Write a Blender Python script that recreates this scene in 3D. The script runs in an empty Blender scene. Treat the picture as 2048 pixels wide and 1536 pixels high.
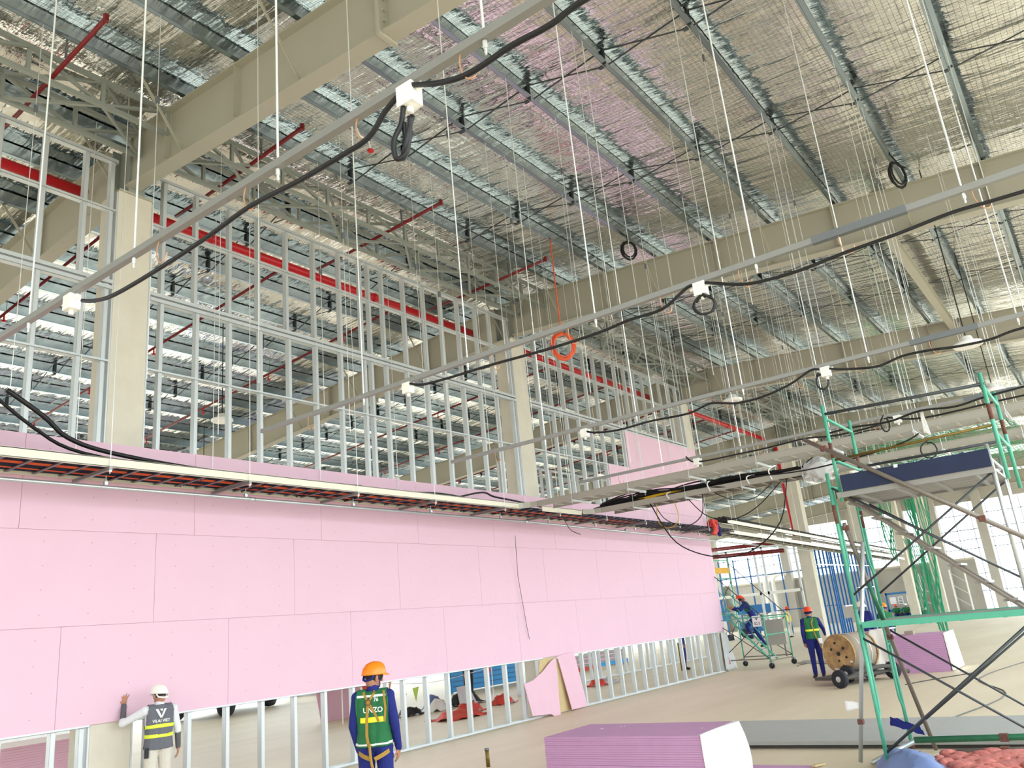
import bpy, bmesh, math, random
from mathutils import Vector, Matrix, Euler
from mathutils.bvhtree import BVHTree
R = random.Random(7)
SC = bpy.context.scene
COL = SC.collection
PI = math.pi

# ------------------------------------------------------------------ camera, world, exposure
cam_d = bpy.data.cameras.new('camera'); cam = bpy.data.objects.new('camera', cam_d); COL.objects.link(cam)
cam_d.sensor_width = 36.0; cam_d.lens = 28.417; cam_d.clip_start = 0.1; cam_d.clip_end = 400
RT = Vector((0.59582466, -0.79747666, -0.09499451)); DN = Vector((0.18102228, 0.24859507, -0.95154161)); FW = Vector((0.78244738, 0.54975584, 0.29248011))
m = Matrix((( RT.x, -DN.x, -FW.x, 0), (RT.y, -DN.y, -FW.y, 0), (RT.z, -DN.z, -FW.z, 1.83), (0, 0, 0, 1)))
cam.matrix_world = m
SC.camera = cam
w = bpy.data.worlds.new('overcast_sky'); SC.world = w; w.use_nodes = True
bg = w.node_tree.nodes['Background']; bg.inputs[0].default_value = (0.88, 0.97, 1.0, 1); bg.inputs[1].default_value = 3.2
SC.view_settings.view_transform = 'Standard'; SC.view_settings.look = 'None'
SC.view_settings.gamma = 1.0; SC.view_settings.use_curve_mapping = False
SC.view_settings.exposure = 0.55
SC.cycles.max_bounces = 10; SC.cycles.diffuse_bounces = 6; SC.cycles.glossy_bounces = 5
SC.cycles.sample_clamp_indirect = 8.0

# ------------------------------------------------------------------ materials
MATS = {}
def lin(c):
    return tuple(((v / 255) / 12.92 if v / 255 <= 0.04045 else (((v / 255) + 0.055) / 1.055) ** 2.4) for v in c)
def mat(name, rgb, rough=0.6, metal=0.0, noise=0.0, scale=4.0, bump=0.0, bscale=None, spec=None, stretch=(1, 1, 1), rgb2=None):
    if name in MATS: return MATS[name]
    M = bpy.data.materials.new(name); M.use_nodes = True; MATS[name] = M
    nt = M.node_tree; N = nt.nodes; Lk = nt.links; b = N['Principled BSDF']
    c = lin(rgb)
    b.inputs['Base Color'].default_value = (*c, 1); b.inputs['Roughness'].default_value = rough; b.inputs['Metallic'].default_value = metal
    if spec is not None: b.inputs['Specular IOR Level'].default_value = spec
    if noise or bump:
        tc = N.new('ShaderNodeTexCoord'); mp = N.new('ShaderNodeMapping'); mp.inputs['Scale'].default_value = stretch
        Lk.new(tc.outputs['Object'], mp.inputs['Vector'])
    if noise:
        n = N.new('ShaderNodeTexNoise'); n.inputs['Scale'].default_value = scale; n.inputs['Detail'].default_value = 6; n.inputs['Roughness'].default_value = 0.65
        Lk.new(mp.outputs[0], n.inputs['Vector'])
        r = N.new('ShaderNodeValToRGB'); r.color_ramp.elements[0].position = 0.3; r.color_ramp.elements[1].position = 0.7
        c2 = lin(rgb2) if rgb2 else tuple(v * (1 - noise) for v in c)
        r.color_ramp.elements[0].color = (*c2, 1); r.color_ramp.elements[1].color = (*c, 1)
        Lk.new(n.outputs[0], r.inputs[0]); Lk.new(r.outputs[0], b.inputs['Base Color'])
    if bump:
        n2 = N.new('ShaderNodeTexNoise'); n2.inputs['Scale'].default_value = bscale or scale * 4; n2.inputs['Detail'].default_value = 4
        Lk.new(mp.outputs[0], n2.inputs['Vector'])
        bp = N.new('ShaderNodeBump'); bp.inputs['Strength'].default_value = bump; bp.inputs['Distance'].default_value = 0.02
        Lk.new(n2.outputs[0], bp.inputs['Height']); Lk.new(bp.outputs[0], b.inputs['Normal'])
    return M

def foil_material():
    M = bpy.data.materials.new('roof_foil'); M.use_nodes = True; MATS['foil'] = M
    nt = M.node_tree; N = nt.nodes; Lk = nt.links; b = N['Principled BSDF']
    b.inputs['Metallic'].default_value = 1.0; b.inputs['Roughness'].default_value = 0.10
    tc = N.new('ShaderNodeTexCoord')
    def noise(scale, stretch, det=4):
        mp = N.new('ShaderNodeMapping'); mp.inputs['Scale'].default_value = stretch
        Lk.new(tc.outputs['Object'], mp.inputs['Vector'])
        n = N.new('ShaderNodeTexNoise'); n.inputs['Scale'].default_value = scale; n.inputs['Detail'].default_value = det
        Lk.new(mp.outputs[0], n.inputs['Vector']); return n
    a = noise(2.6, (2.2, 0.20, 1.0), 3)     # long creases running down the slope
    c = noise(2.2, (1.0, 0.6, 1.0), 4)      # broad sag
    d = noise(26.0, (1.0, 0.35, 1.0), 3)    # fine crinkle
    def mul(n, k):
        x = N.new('ShaderNodeMath'); x.operation = 'MULTIPLY'; x.inputs[1].default_value = k; Lk.new(n.outputs[0], x.inputs[0]); return x
    s1 = N.new('ShaderNodeMath'); s1.operation = 'ADD'; Lk.new(mul(a, 0.55).outputs[0], s1.inputs[0]); Lk.new(mul(c, 0.45).outputs[0], s1.inputs[1])
    s2 = N.new('ShaderNodeMath'); s2.operation = 'ADD'; Lk.new(s1.outputs[0], s2.inputs[0]); Lk.new(mul(d, 0.045).outputs[0], s2.inputs[1])
    bp = N.new('ShaderNodeBump'); bp.inputs['Strength'].default_value = 1.0; bp.inputs['Distance'].default_value = 0.085
    Lk.new(s2.outputs[0], bp.inputs['Height']); Lk.new(bp.outputs[0], b.inputs['Normal'])
    r = N.new('ShaderNodeValToRGB'); r.color_ramp.elements[0].position = 0.3; r.color_ramp.elements[1].position = 0.65
    r.color_ramp.elements[0].color = (0.84, 0.84, 0.81, 1); r.color_ramp.elements[1].color = (0.96, 0.955, 0.93, 1)
    Lk.new(c.outputs[0], r.inputs[0]); Lk.new(r.outputs[0], b.inputs['Base Color'])
    return M

def board_material(name, rgb, screws=True):
    M = mat(name, rgb, 0.75, 0, 0.03, 1.3, 0.0)
    if not screws: return M
    nt = M.node_tree; N = nt.nodes; Lk = nt.links; b = N['Principled BSDF']
    src = b.inputs['Base Color'].links[0].from_socket
    tc = N.new('ShaderNodeTexCoord'); sp = N.new('ShaderNodeSeparateXYZ'); Lk.new(tc.outputs['Object'], sp.inputs[0])
    def cell(out, per):
        q = N.new('ShaderNodeMath'); q.operation = 'DIVIDE'; q.inputs[1].default_value = per; Lk.new(out, q.inputs[0])
        f = N.new('ShaderNodeMath'); f.operation = 'FRACT'; Lk.new(q.outputs[0], f.inputs[0])
        s = N.new('ShaderNodeMath'); s.operation = 'SUBTRACT'; s.inputs[1].default_value = 0.5; Lk.new(f.outputs[0], s.inputs[0])
        k = N.new('ShaderNodeMath'); k.operation = 'MULTIPLY'; k.inputs[1].default_value = per; Lk.new(s.outputs[0], k.inputs[0])
        p = N.new('ShaderNodeMath'); p.operation = 'POWER'; p.inputs[1].default_value = 2; Lk.new(k.outputs[0], p.inputs[0]); return p
    cx, cz = cell(sp.outputs[0], 0.61), cell(sp.outputs[2], 0.305)
    ad = N.new('ShaderNodeMath'); ad.operation = 'ADD'; Lk.new(cx.outputs[0], ad.inputs[0]); Lk.new(cz.outputs[0], ad.inputs[1])
    lt = N.new('ShaderNodeMath'); lt.operation = 'LESS_THAN'; lt.inputs[1].default_value = 0.0085 ** 2; Lk.new(ad.outputs[0], lt.inputs[0])
    mx = N.new('ShaderNodeMix'); mx.data_type = 'RGBA'; Lk.new(lt.outputs[0], mx.inputs[0]); Lk.new(src, mx.inputs[6])
    mx.inputs[7].default_value = (*lin((198, 150, 172)), 1)
    Lk.new(mx.outputs[2], b.inputs['Base Color'])
    return M

foil_material()
board_material('pink_board', (228, 191, 210))
mat('pink_plain', (226, 186, 204), 0.8, 0, 0.04, 3)
mat('shaded_pink_board', (196, 150, 192), 0.8, 0, 0.06, 6)  # pink board again, its bluish shade mixed into the colour
mat('board_core', (232, 226, 216), 0.9)
mat('white_wrap', (248, 248, 246), 0.5, 0, 0.03, 3, 0.3, 9)
mat('galv_purlin', (172, 188, 198), 0.25, 1.0, 0.12, 2, 0)
mat('galv_stud', (208, 213, 216), 0.42, 0.35, 0.06, 3)
mat('galv_dark', (120, 124, 128), 0.45, 0.7)
mat('brace_dark', (74, 80, 84), 0.5, 0.5)
mat('rod_steel', (226, 228, 226), 0.35, 0.55)
mat('beam_paint', (174, 171, 156), 0.55, 0, 0.05, 1.5)
mat('truss_paint', (146, 151, 144), 0.5, 0.1)
mat('concrete', (216, 209, 194), 0.85, 0, 0.12, 1.6, 0.15, 12)
mat('concrete_grey', (186, 182, 174), 0.85, 0, 0.14, 0.7, 0.1, 8)
mat('floor_concrete', (229, 216, 192), 0.55, 0, 0.14, 0.35, 0.06, 5, stretch=(0.35, 1.6, 1), rgb2=(211, 196, 170))
mat('grey_board', (172, 173, 171), 0.8, 0, 0.06, 4)
mat('dark_edge', (78, 76, 72), 0.8)
mat('red_paint', (196, 20, 34), 0.35)
mat('red_dark', (120, 18, 26), 0.4)
mat('cream_rail', (226, 222, 204), 0.45, 0.1)
mat('grey_rail', (176, 172, 162), 0.45, 0.2)
mat('strut_grey', (150, 150, 148), 0.42, 0.5)
mat('navy', (22, 26, 56), 0.6)
mat('black_cable', (14, 14, 20), 0.5)
mat('orange_cable', (226, 92, 52), 0.5)
mat('yellow_cable', (210, 170, 40), 0.5)
mat('copper_wire', (196, 150, 116), 0.4, 0.4)
mat('white_plastic', (244, 243, 238), 0.4)
mat('orange_plastic', (250, 134, 20), 0.32)
mat('red_orange_plastic', (240, 74, 34), 0.35)
mat('white_helmet', (246, 246, 238), 0.3)
mat('skin', (176, 124, 98), 0.55)
mat('hair', (28, 24, 24), 0.7)
mat('navy_cloth', (24, 36, 120), 0.85, 0, 0.2, 14)
mat('white_cloth', (224, 226, 232), 0.85, 0, 0.06, 12)
mat('stone_cloth', (214, 208, 198), 0.85, 0, 0.08, 10)
mat('green_cloth', (30, 108, 64), 0.8, 0, 0.18, 12)
mat('slate_cloth', (104, 106, 116), 0.8, 0, 0.1, 12)
mat('sleeve_grey', (92, 92, 98), 0.8)
mat('shoe_black', (26, 26, 30), 0.6)
mat('hi_vis', (226, 244, 60), 0.5)
mat('hi_yellow', (250, 236, 30), 0.5)
mat('silver_tape', (226, 234, 230), 0.4)
mat('web_strap', (164, 128, 52), 0.7)
mat('scaffold_green', (92, 184, 156), 0.45, 0.1, 0.16, 9)
mat('scaffold_dark_green', (48, 118, 84), 0.5, 0.1, 0.2, 9)
mat('rust', (118, 76, 66), 0.8, 0, 0.3, 14)
mat('brown_tube', (140, 130, 122), 0.5, 0.4, 0.2, 8)
mat('silver_tube', (196, 202, 204), 0.35, 0.6)
mat('toe_navy', (22, 38, 78), 0.5, 0, 0.25, 3)
mat('deck_steel', (160, 158, 156), 0.5, 0.4)
mat('ply_yellow', (222, 170, 66), 0.7, 0, 0.2, 5)
mat('wood_drum', (208, 172, 118), 0.8, 0, 0.35, 4, 0.2, 10, rgb2=(128, 98, 66))
mat('card_brown', (166, 152, 136), 0.85, 0, 0.1, 4)
mat('rubber', (34, 36, 44), 0.75)
mat('hub_grey', (190, 192, 190), 0.4, 0.5)
mat('blue_stud', (28, 104, 172), 0.45, 0.1)
mat('blue_panel', (34, 156, 226), 0.45)
mat('blue_machine', (40, 116, 180), 0.5)
mat('net_green', (60, 160, 120), 0.8)
mat('tarp_blue', (124, 144, 196), 0.55, 0, 0.25, 4, 0.5, 7)
mat('pink_wool', (214, 130, 122), 0.95, 0, 0.3, 12, 0.8, 18)
mat('tan_core', (206, 184, 140), 0.9, 0, 0.1, 8)
mat('brass', (132, 108, 50), 0.45, 0.5, 0.3, 12)
mat('paper', (244, 244, 248), 0.8)
mat('ink', (50, 50, 54), 0.8)
mat('red_tarp', (220, 74, 62), 0.6, 0, 0.2, 5)
mat('grey_plastic', (200, 202, 204), 0.5)
mat('flag_pink', (240, 110, 120), 0.7)
mat('flag_lime', (206, 236, 110), 0.7)
mat('flag_orange', (246, 150, 90), 0.7)
mat('flag_navy', (48, 48, 110), 0.7)
mat('mullion', (150, 158, 186), 0.5, 0.2)
mat('grey_panel', (180, 176, 166), 0.7)
mat('ground_out', (214, 202, 182), 0.9)
lm = mat('lamp_disc', (250, 250, 246), 0.4)

# ------------------------------------------------------------------ mesh helpers
class MB:
    def __init__(s): s.v = []; s.f = []; s.mi = []; s.cur = 0
    def add(s, vs, fs):
        o = len(s.v); s.v += [tuple(v) for v in vs]; s.f += [tuple(i + o for i in f) for f in fs]; s.mi += [s.cur] * len(fs); return s
    def box(s, x0, x1, y0, y1, z0, z1):
        return s.add([(x0,y0,z0),(x1,y0,z0),(x1,y1,z0),(x0,y1,z0),(x0,y0,z1),(x1,y0,z1),(x1,y1,z1),(x0,y1,z1)],
                     [(0,3,2,1),(4,5,6,7),(0,1,5,4),(1,2,6,5),(2,3,7,6),(3,0,4,7)])
    def bar(s, p, q, w, h, up=(0, 0, 1)):
        p, q = Vector(p), Vector(q); d = (q - p).normalized(); up = Vector(up)
        a = d.cross(up)
        if a.length < 1e-4: a = d.cross(Vector((1, 0, 0)))
        a.normalize(); b = a.cross(d).normalized(); a = a * w / 2; b = b * h / 2
        vs = [p - a - b, p + a - b, p + a + b, p - a + b, q - a - b, q + a - b, q + a + b, q - a + b]
        return s.add(vs, [(0,1,2,3),(4,7,6,5),(0,4,5,1),(1,5,6,2),(2,6,7,3),(3,7,4,0)])
    def tube(s, pts, r, n=6, cap=True, closed=False):
        pts = [Vector(p) for p in pts]; k = len(pts); rs = r if isinstance(r, (list, tuple)) else [r] * k
        ref = None; vs = []
        for i, p in enumerate(pts):
            if closed: d = (pts[(i + 1) % k] - pts[i - 1])
            else: d = pts[min(i + 1, k - 1)] - pts[max(i - 1, 0)]
            if d.length < 1e-9: d = Vector((0, 0, 1))
            d.normalize()
            if ref is None:
                ref = d.cross(Vector((0, 0, 1)))
                if ref.length < 1e-3: ref = d.cross(Vector((1, 0, 0)))
            ref = (ref - d * ref.dot(d)); ref.normalize(); b = d.cross(ref)
            for j in range(n):
                t = 2 * PI * j / n; vs.append(p + (ref * math.cos(t) + b * math.sin(t)) * rs[i])
        fs = []
        for i in range(k if closed else k - 1):
            i2 = (i + 1) % k
            for j in range(n):
                fs.append((i*n+j, i*n+(j+1)%n, i2*n+(j+1)%n, i2*n+j))
        if cap and not closed: fs += [tuple(range(n))[::-1], tuple((k-1)*n + j for j in range(n))]
        return s.add(vs, fs)
    def lathe(s, prof, n=20, mtx=None):
        vs = []; fs = []; k = len(prof)
        for (r, z) in prof:
            for j in range(n):
                t = 2 * PI * j / n; v = Vector((r * math.cos(t), r * math.sin(t), z)); vs.append(mtx @ v if mtx else v)
        for i in range(k - 1):
            for j in range(n): fs.append((i*n+j, i*n+(j+1)%n, (i+1)*n+(j+1)%n, (i+1)*n+j))
        fs += [tuple(range(n))[::-1], tuple((k-1)*n + j for j in range(n))]
        return s.add(vs, fs)
    def prism(s, poly, off):
        n = len(poly); off = Vector(off); a = [Vector(p) for p in poly]; vs = a + [p + off for p in a]
        return s.add(vs, [tuple(range(n))[::-1], tuple(range(n, 2*n))] + [(i, (i+1)%n, n+(i+1)%n, n+i) for i in range(n)])
    def ell(s, c, r, n=12, k=8, mtx=None):
        vs = []; fs = []; c = Vector(c)
        for i in range(k + 1):
            a = -PI/2 + PI * i / k; ra = max(math.cos(a), 1e-3)
            for j in range(n):
                t = 2*PI*j/n; v = Vector((r[0]*ra*math.cos(t), r[1]*ra*math.sin(t), r[2]*math.sin(a)))
                vs.append((mtx @ v if mtx else v) + c)
        for i in range(k):
            for j in range(n): fs.append((i*n+j, i*n+(j+1)%n, (i+1)*n+(j+1)%n, (i+1)*n+j))
        fs += [tuple(range(n))[::-1], tuple(k*n + j for j in range(n))]
        return s.add(vs, fs)
    def mesh(s, name, mats, smooth=False):
        me = bpy.data.meshes.new(name); me.from_pydata(s.v, [], s.f)
        for M in (mats if isinstance(mats, (list, tuple)) else [mats]): me.materials.append(MATS[M])
        if any(s.mi): me.polygons.foreach_set('material_index', s.mi)
        if smooth: me.polygons.foreach_set('use_smooth', [True] * len(s.f))
        me.update(); return me
    def build(s, name, mats, parent=None, smooth=False):
        return link(name, s.mesh(name, mats, smooth), parent)
def link(name, data, parent=None, loc=None, rot=None):
    o = bpy.data.objects.new(name, data); COL.objects.link(o)
    if parent is not None: o.parent = parent
    if loc is not None: o.location = loc
    if rot is not None: o.rotation_euler = rot
    return o
def tag(o, label=None, cat=None, group=None, kind=None):
    if label: o['label'] = label
    if cat: o['category'] = cat
    if group: o['group'] = group
    if kind: o['kind'] = kind
    return o
def thing(name, label, cat, loc=(0, 0, 0), rz=0, group=None):
    return tag(link(name, None, None, loc, (0, 0, rz)), label, cat, group)
def struct(name, label=None):
    return tag(link(name, None), label, None, None, 'structure')
def copy_tree(o, parent=None):
    c = o.copy(); COL.objects.link(c)
    if parent is not None: c.parent = parent
    for ch in list(o.children): copy_tree(ch, c)
    return c
def spline(pts, k=6):
    P = [Vector(p) for p in pts]; out = []
    for i in range(len(P) - 1):
        a, b, c, d = P[max(i-1, 0)], P[i], P[i+1], P[min(i+2, len(P)-1)]
        for j in range(k):
            t = j / k
            out.append(0.5 * ((2*b) + (c-a)*t + (2*a-5*b+4*c-d)*t*t + (3*b-a-3*c+d)*t**3))
    out.append(P[-1]); return out
ORD = ['first','second','third','fourth','fifth','sixth','seventh','eighth','ninth','tenth','eleventh','twelfth','thirteenth','fourteenth','fifteenth',
       'sixteenth','seventeenth','eighteenth','nineteenth','twentieth','twenty-first','twenty-second','twenty-third','twenty-fourth','twenty-fifth','twenty-sixth','twenty-seventh','twenty-eighth']
RIDGE = 10.4
def zr(y): return 10.0 - 0.078 * abs(y - RIDGE)
# ------------------------------------------------------------------ ground and floor
b = MB(); b.box(-22, 73.4, -14, 45, -0.3, 0); tag(b.build('floor', 'floor_concrete'), 'dusty beige concrete floor slab of the hall', None, None, 'structure')
b = MB(); b.box(-160, 220, -160, 220, -0.5, -0.31); tag(b.build('ground', 'ground_out'), 'pale ground outside the building', None, None, 'structure')
b = MB(); b.box(-22.3, -22, -14, 45, 0, 9.6); tag(b.build('light_block_back', 'concrete_grey'), 'unseen wall added behind the camera to cut light', None, None, 'structure')  # out of view, added to cut the light from behind the camera

# ------------------------------------------------------------------ ceiling: foil lining on sagging mesh
PSP = 1.322
PN = [9.52 - PSP * i for i in range(12)]            # purlin lines on the hall side
PF = [11.28 + PSP * i for i in range(17)]           # purlin lines past the ridge
ceil = struct('ceiling', 'sloping roof lined with crinkled silver foil insulation over wire mesh')
def foil_offset(t):                                  # t = 0..1 between two purlins
    e = min(t, 1 - t) * PSP
    if e < 0.05: return 0.0
    u = (e - 0.05) / 0.30
    d = u - 0.12 * u * u if u < 1 else 0.88 + 0.10 * (1 - math.exp(-(u - 1) * 9))
    return -0.012 * d - 0.012 * math.sin(PI * t)
def foil_rows(lines):
    rows = []
    for i in range(len(lines) - 1):
        for t in (0, .038, .06, .10, .15, .20, .245, .265, .285, .31, .36, .5, .64, .69, .715, .735, .755, .80, .85, .90, .94, .962):
            y = lines[i] + (lines[i+1] - lines[i]) * t; rows.append((y, foil_offset(t)))
    rows.append((lines[-1], 0)); return rows
XS = [-14 + 0.42 * i for i in range(208)]
for nm, lines in (('near', [RIDGE] + PN), ('far', [RIDGE] + PF)):
    if nm == 'near': lines = [RIDGE + 0.2] + PN
    rows = foil_rows(lines); vs = []; fs = []; n = len(rows)
    rr = random.Random(3)
    for ix, x in enumerate(XS):
        ph = 0.0
        for (y, off) in rows:
            k = 1 + 0.35 * math.sin(x * 1.9 + y * 0.7) * math.sin(x * 0.53 + 1.3)
            jit = 0.0 if off > -0.004 else rr.uniform(-0.004, 0.004)
            vs.append((x, y + (0 if off > -0.004 else rr.uniform(-0.02, 0.02)), zr(y) + 0.262 + off * k + jit))
    for ix in range(len(XS) - 1):
        for j in range(n - 1): fs.append((ix*n+j, ix*n+j+1, (ix+1)*n+j+1, (ix+1)*n+j))
    me = bpy.data.meshes.new('insulation_foil'); me.from_pydata(vs, [], fs); me.materials.append(MATS['foil'])
    me.polygons.foreach_set('use_smooth', [True] * len(fs)); link('insulation_foil', me, ceil)
b = MB()
for (ya, yb) in ((-5.6, RIDGE), (RIDGE, 32.9)):
    b.prism([(-15, ya, zr(ya) + 0.30), (-15, yb, zr(yb) + 0.30), (-15, yb, zr(yb) + 0.36), (-15, ya, zr(ya) + 0.36)], (89, 0, 0))
b.build('roof_sheet', 'galv_dark', ceil)
# wire mesh under the foil where the camera can resolve it
b = MB(); r = 0.0019
def mesh_z(y, lines):
    for i in range(len(lines) - 1):
        a, c = sorted((lines[i], lines[i+1]))
        if a <= y <= c: return zr(y) + 0.245 + foil_offset((y - a) / (c - a)) * 1.05
    return zr(y) + 0.2
LN = [RIDGE + 0.2] + PN[:9]
ys = sorted({round(l + d, 3) for l in LN for d in (-.34, -.2, -.07, .07, .2, .34, .66)})
ys = [y for y in ys if PN[8] < y < 10.3]
x = 1.5
while x < 24.5:
    b.tube([(x, y, mesh_z(y, LN)) for y in ys], r, 3, False); x += 0.0762
y = 10.2
while y > PN[8]:
    if min(abs(y - l) for l in LN) > 0.06: b.tube([(1.5, y, mesh_z(y, LN)), (24.5, y, mesh_z(y, LN))], r, 3, False)
    y -= 0.0762
tag(b.build('wire_mesh', 'galv_dark', ceil), None, None, None, 'stuff')

# ------------------------------------------------------------------ purlins with bridging
RAFX = [-4.2, 5.82, 15.95, 25.98, 37.6, 47.6, 57.6, 67.6]
def bridging_x():
    out = []
    for a, c in zip(RAFX[:-1], RAFX[1:]): out += [a + (c - a) * 0.325, a + (c - a) * 0.655]
    return out
BX = bridging_x()
def purlin_mesh():
    b = MB(); x0, x1 = -12, 73
    b.box(x0, x1, -0.004, 0.004, 0.0, 0.25)
    b.box(x0, x1, -0.07, 0.004, 0.0, 0.006)
    b.box(x0, x1, -0.07, -0.064, 0.0, 0.022)
    b.box(x0, x1, -0.004, 0.07, 0.244, 0.25)
    return b.mesh('purlin', 'galv_purlin')
def lap_mesh():
    b = MB(); b.box(-0.75, 0.75, -0.012, -0.004, -0.006, 0.24); b.box(-0.75, 0.75, -0.076, 0.006, -0.006, 0.0)
    return b.mesh('lap_plate', 'galv_purlin')
def bracket_mesh():
    b = MB(); b.box(-0.035, 0.035, -0.02, -0.006, -0.02, 0.235); b.box(-0.035, -0.029, -0.06, -0.006, -0.02, 0.235); b.box(-0.03, 0.03, 0.006, 0.08, -0.03, -0.01)
    return b.mesh('bracket', 'brace_dark')
def strap_mesh(sgn):
    b = MB(); dz = 0.078 * PSP * sgn
    b.bar((-0.06, -0.05, 0.20), (0.06, -PSP + 0.05, 0.03 - dz), 0.022, 0.012); b.bar((0.06, -0.05, 0.02), (-0.06, -PSP + 0.05, 0.19 - dz), 0.022, 0.012)
    return b.mesh('bridging_strap', 'brace_dark')
pm, lm_, bm_, sn_, sf_ = purlin_mesh(), lap_mesh(), bracket_mesh(), strap_mesh(1), strap_mesh(-1)
for side, lines in (('n', PN), ('f', PF)):
    for i, y in enumerate(lines):
        if side == 'n': lab = 'galvanised steel roof purlin, %s from the ridge on the near slope' % ORD[i]
        else: lab = 'galvanised steel roof purlin, %s from the ridge on the far slope' % ORD[i]
        t = thing('purlin', lab, 'purlin', (0, y, zr(y)), 0, 'roof purlins')
        link('web', pm, t)
        for xr in RAFX[1:]: link('lap_plate', lm_, t, (xr, 0, 0))
        if side == 'n' and i < 11 or side == 'f' and i < 12:
            for bx in BX[1:(8 if side == 'n' else 10)]:
                link('bracket', bm_, t, (bx, 0, 0))
                if side == 'n' and i < 10: link('bridging_strap', sn_, t, (bx, 0, 0))
                if side == 'f' and i > 0: link('bridging_strap', sf_, t, (bx, 0, 0))

# ------------------------------------------------------------------ rafters
def rafter(x, far, lab):
    s = 1 if far else -1
    y0, y1 = (11.55, 32.6) if far else (10.98, -5.4)
    t = thing('rafter', lab, 'beam', (x, y0, 0), 0, 'painted steel roof rafters')
    Y = lambda y: y - y0
    zt = lambda y: zr(y) - 0.004
    zb = lambda y: zr(y) - 0.93
    def slab(b, x0, x1, fa, fb):
        b.prism([(x0, Y(y0), fa(y0)), (x0, Y(y1), fa(y1)), (x0, Y(y1), fb(y1)), (x0, Y(y0), fb(y0))], (x1 - x0, 0, 0))
    b = MB(); slab(b, -0.006, 0.006, lambda y: zb(y) + 0.014, lambda y: zt(y) - 0.014); b.build('web', 'beam_paint', t)
    b = MB(); slab(b, -0.125, 0.125, lambda y: zt(y) - 0.014, zt); b.build('top_flange', 'beam_paint', t)
    b = MB(); slab(b, -0.125, 0.125, zb, lambda y: zb(y) + 0.016); b.build('bottom_flange', 'beam_paint', t)
    for y in ((9.9, 8.2, 2.95, 0.3) if not far else (13.9, 17.9, 21.8)):
        b = MB(); b.box(-0.115, 0.115, Y(y) - 0.006, Y(y) + 0.006, zb(y) + 0.016, zt(y) - 0.014); b.build('stiffener', 'beam_paint', t)
    y = 5.38 if not far else 16.1
    b = MB(); b.box(-0.15, 0.15, Y(y) - 0.028, Y(y) + 0.028, zb(y) - 0.10, zt(y) + 0.0)
    pl = b.build('splice_plate', 'beam_paint', t)
    b = MB()
    for k in range(7):
        for sx in (-0.085, 0.085):
            z = zb(y) - 0.05 + k * 0.155; b.box(sx - 0.018, sx + 0.018, Y(y) - 0.06, Y(y) + 0.06, z - 0.018, z + 0.018)
    b.build('bolts', 'beam_paint', pl)['kind'] = 'stuff'
    for i, yp in enumerate((PN if not far else PF)[0:8]):
        if i % 2: continue
        for sx in (-1, 1):
            b = MB(); b.bar((sx * 0.02, Y(yp) + 0.03, zb(yp) + 0.03), (sx * 0.72, Y(yp) + 0.03, zr(yp) + 0.05), 0.045, 0.012, (0, 1, 0)); b.build('flange_brace', 'beam_paint', t)
    return t
WHERE = ['behind the photographer', 'over the nearest concrete column', 'over the second concrete column', 'over the third column',
         'over the fourth column', 'beyond the blue studs', 'next to last before the bright facade', 'last before the bright facade']
for i, x in enumerate(RAFX):
    if i == 0: continue
    rafter(x, False, 'cream painted steel rafter on the near slope, ' + WHERE[i])
    rafter(x, True, 'cream painted steel rafter on the far slope, ' + WHERE[i])

# ------------------------------------------------------------------ concrete columns on the wall line
CW = ['nearest to the camera, rising left of the stud wall', 'second along the stud wall, right of the bare bay', 'third, at the end of the pink wall', 'standing beside the blue studs',
      'just past the blue studs', 'next to last towards the bright facade', 'last before the bright facade']
for x, wl in zip([5.9, 16.05, 26.02, 37.45, 47.6, 57.6, 67.6], CW):
    t = thing('concrete_column', 'square concrete column, ' + wl, 'column', (x, 11.0, 0), 0, 'concrete columns')
    b = MB(); b.box(-0.27, 0.27, 0, 0.52, 0, 8.93); b.build('shaft', 'concrete', t)
    b = MB(); b.box(-0.27, 0.27, -0.03, 0.55, 8.93, 8.96); b.build('base_plate', 'beam_paint', t)
    b = MB(); b.box(-0.13, 0.13, -0.02, 0.0, 8.96, 9.94); b.box(-0.13, 0.13, 0.52, 0.54, 8.96, 9.94); b.box(-0.006, 0.006, 0, 0.52, 8.96, 9.94); b.build('steel_stub', 'truss_paint', t)
    if x > 30: continue
    for sx in (-0.285, 0.285):
        b = MB(); b.box(sx - 0.012, sx + 0.012, 0.0, 0.09, 0 if x > 10 else 0, 8.9); b.build('edge_channel', 'galv_stud', t)

# ------------------------------------------------------------------ box trusses between rafters
def truss(x0, x1, lab):
    t = thing('roof_truss', lab, 'truss', (x0, 10.3, 9.46), 0, 'box trusses along the ridge'); L = x1 - x0 - 0.1
    yf, yb, z0, z1 = -0.39, 0.40, 0.0, 0.40
    for (y, z) in ((yf, z1), (yf, z0), (yb, z0), (yb, z1)):
        b = MB(); b.bar((0.05, y, z), (L + 0.05, y, z), 0.062, 0.062); b.build('chord', 'truss_paint', t)
    n = max(8, round(L / 1.02)); st = L / n
    for k in range(n + 1):
        xk = 0.05 + st * k
        for y in (yf, yb):
            b = MB(); b.bar((xk, y, z0), (xk, y, z1), 0.05, 0.05, (0, 1, 0)); b.build('post', 'truss_paint', t)
        if k < n:
            u, v = (z0, z1) if k % 2 else (z1, z0)
            for y in (yf, yb):
                b = MB(); b.bar((xk, y, u), (xk + st, y, v), 0.045, 0.045, (0, 1, 0)); b.build('diagonal', 'truss_paint', t)
            p, q = (yf, yb) if k % 2 else (yb, yf)
            for z in (z0, z1):
                b = MB(); b.bar((xk, p, z), (xk + st, q, z), 0.045, 0.045); b.build('lacing', 'truss_paint', t)
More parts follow.
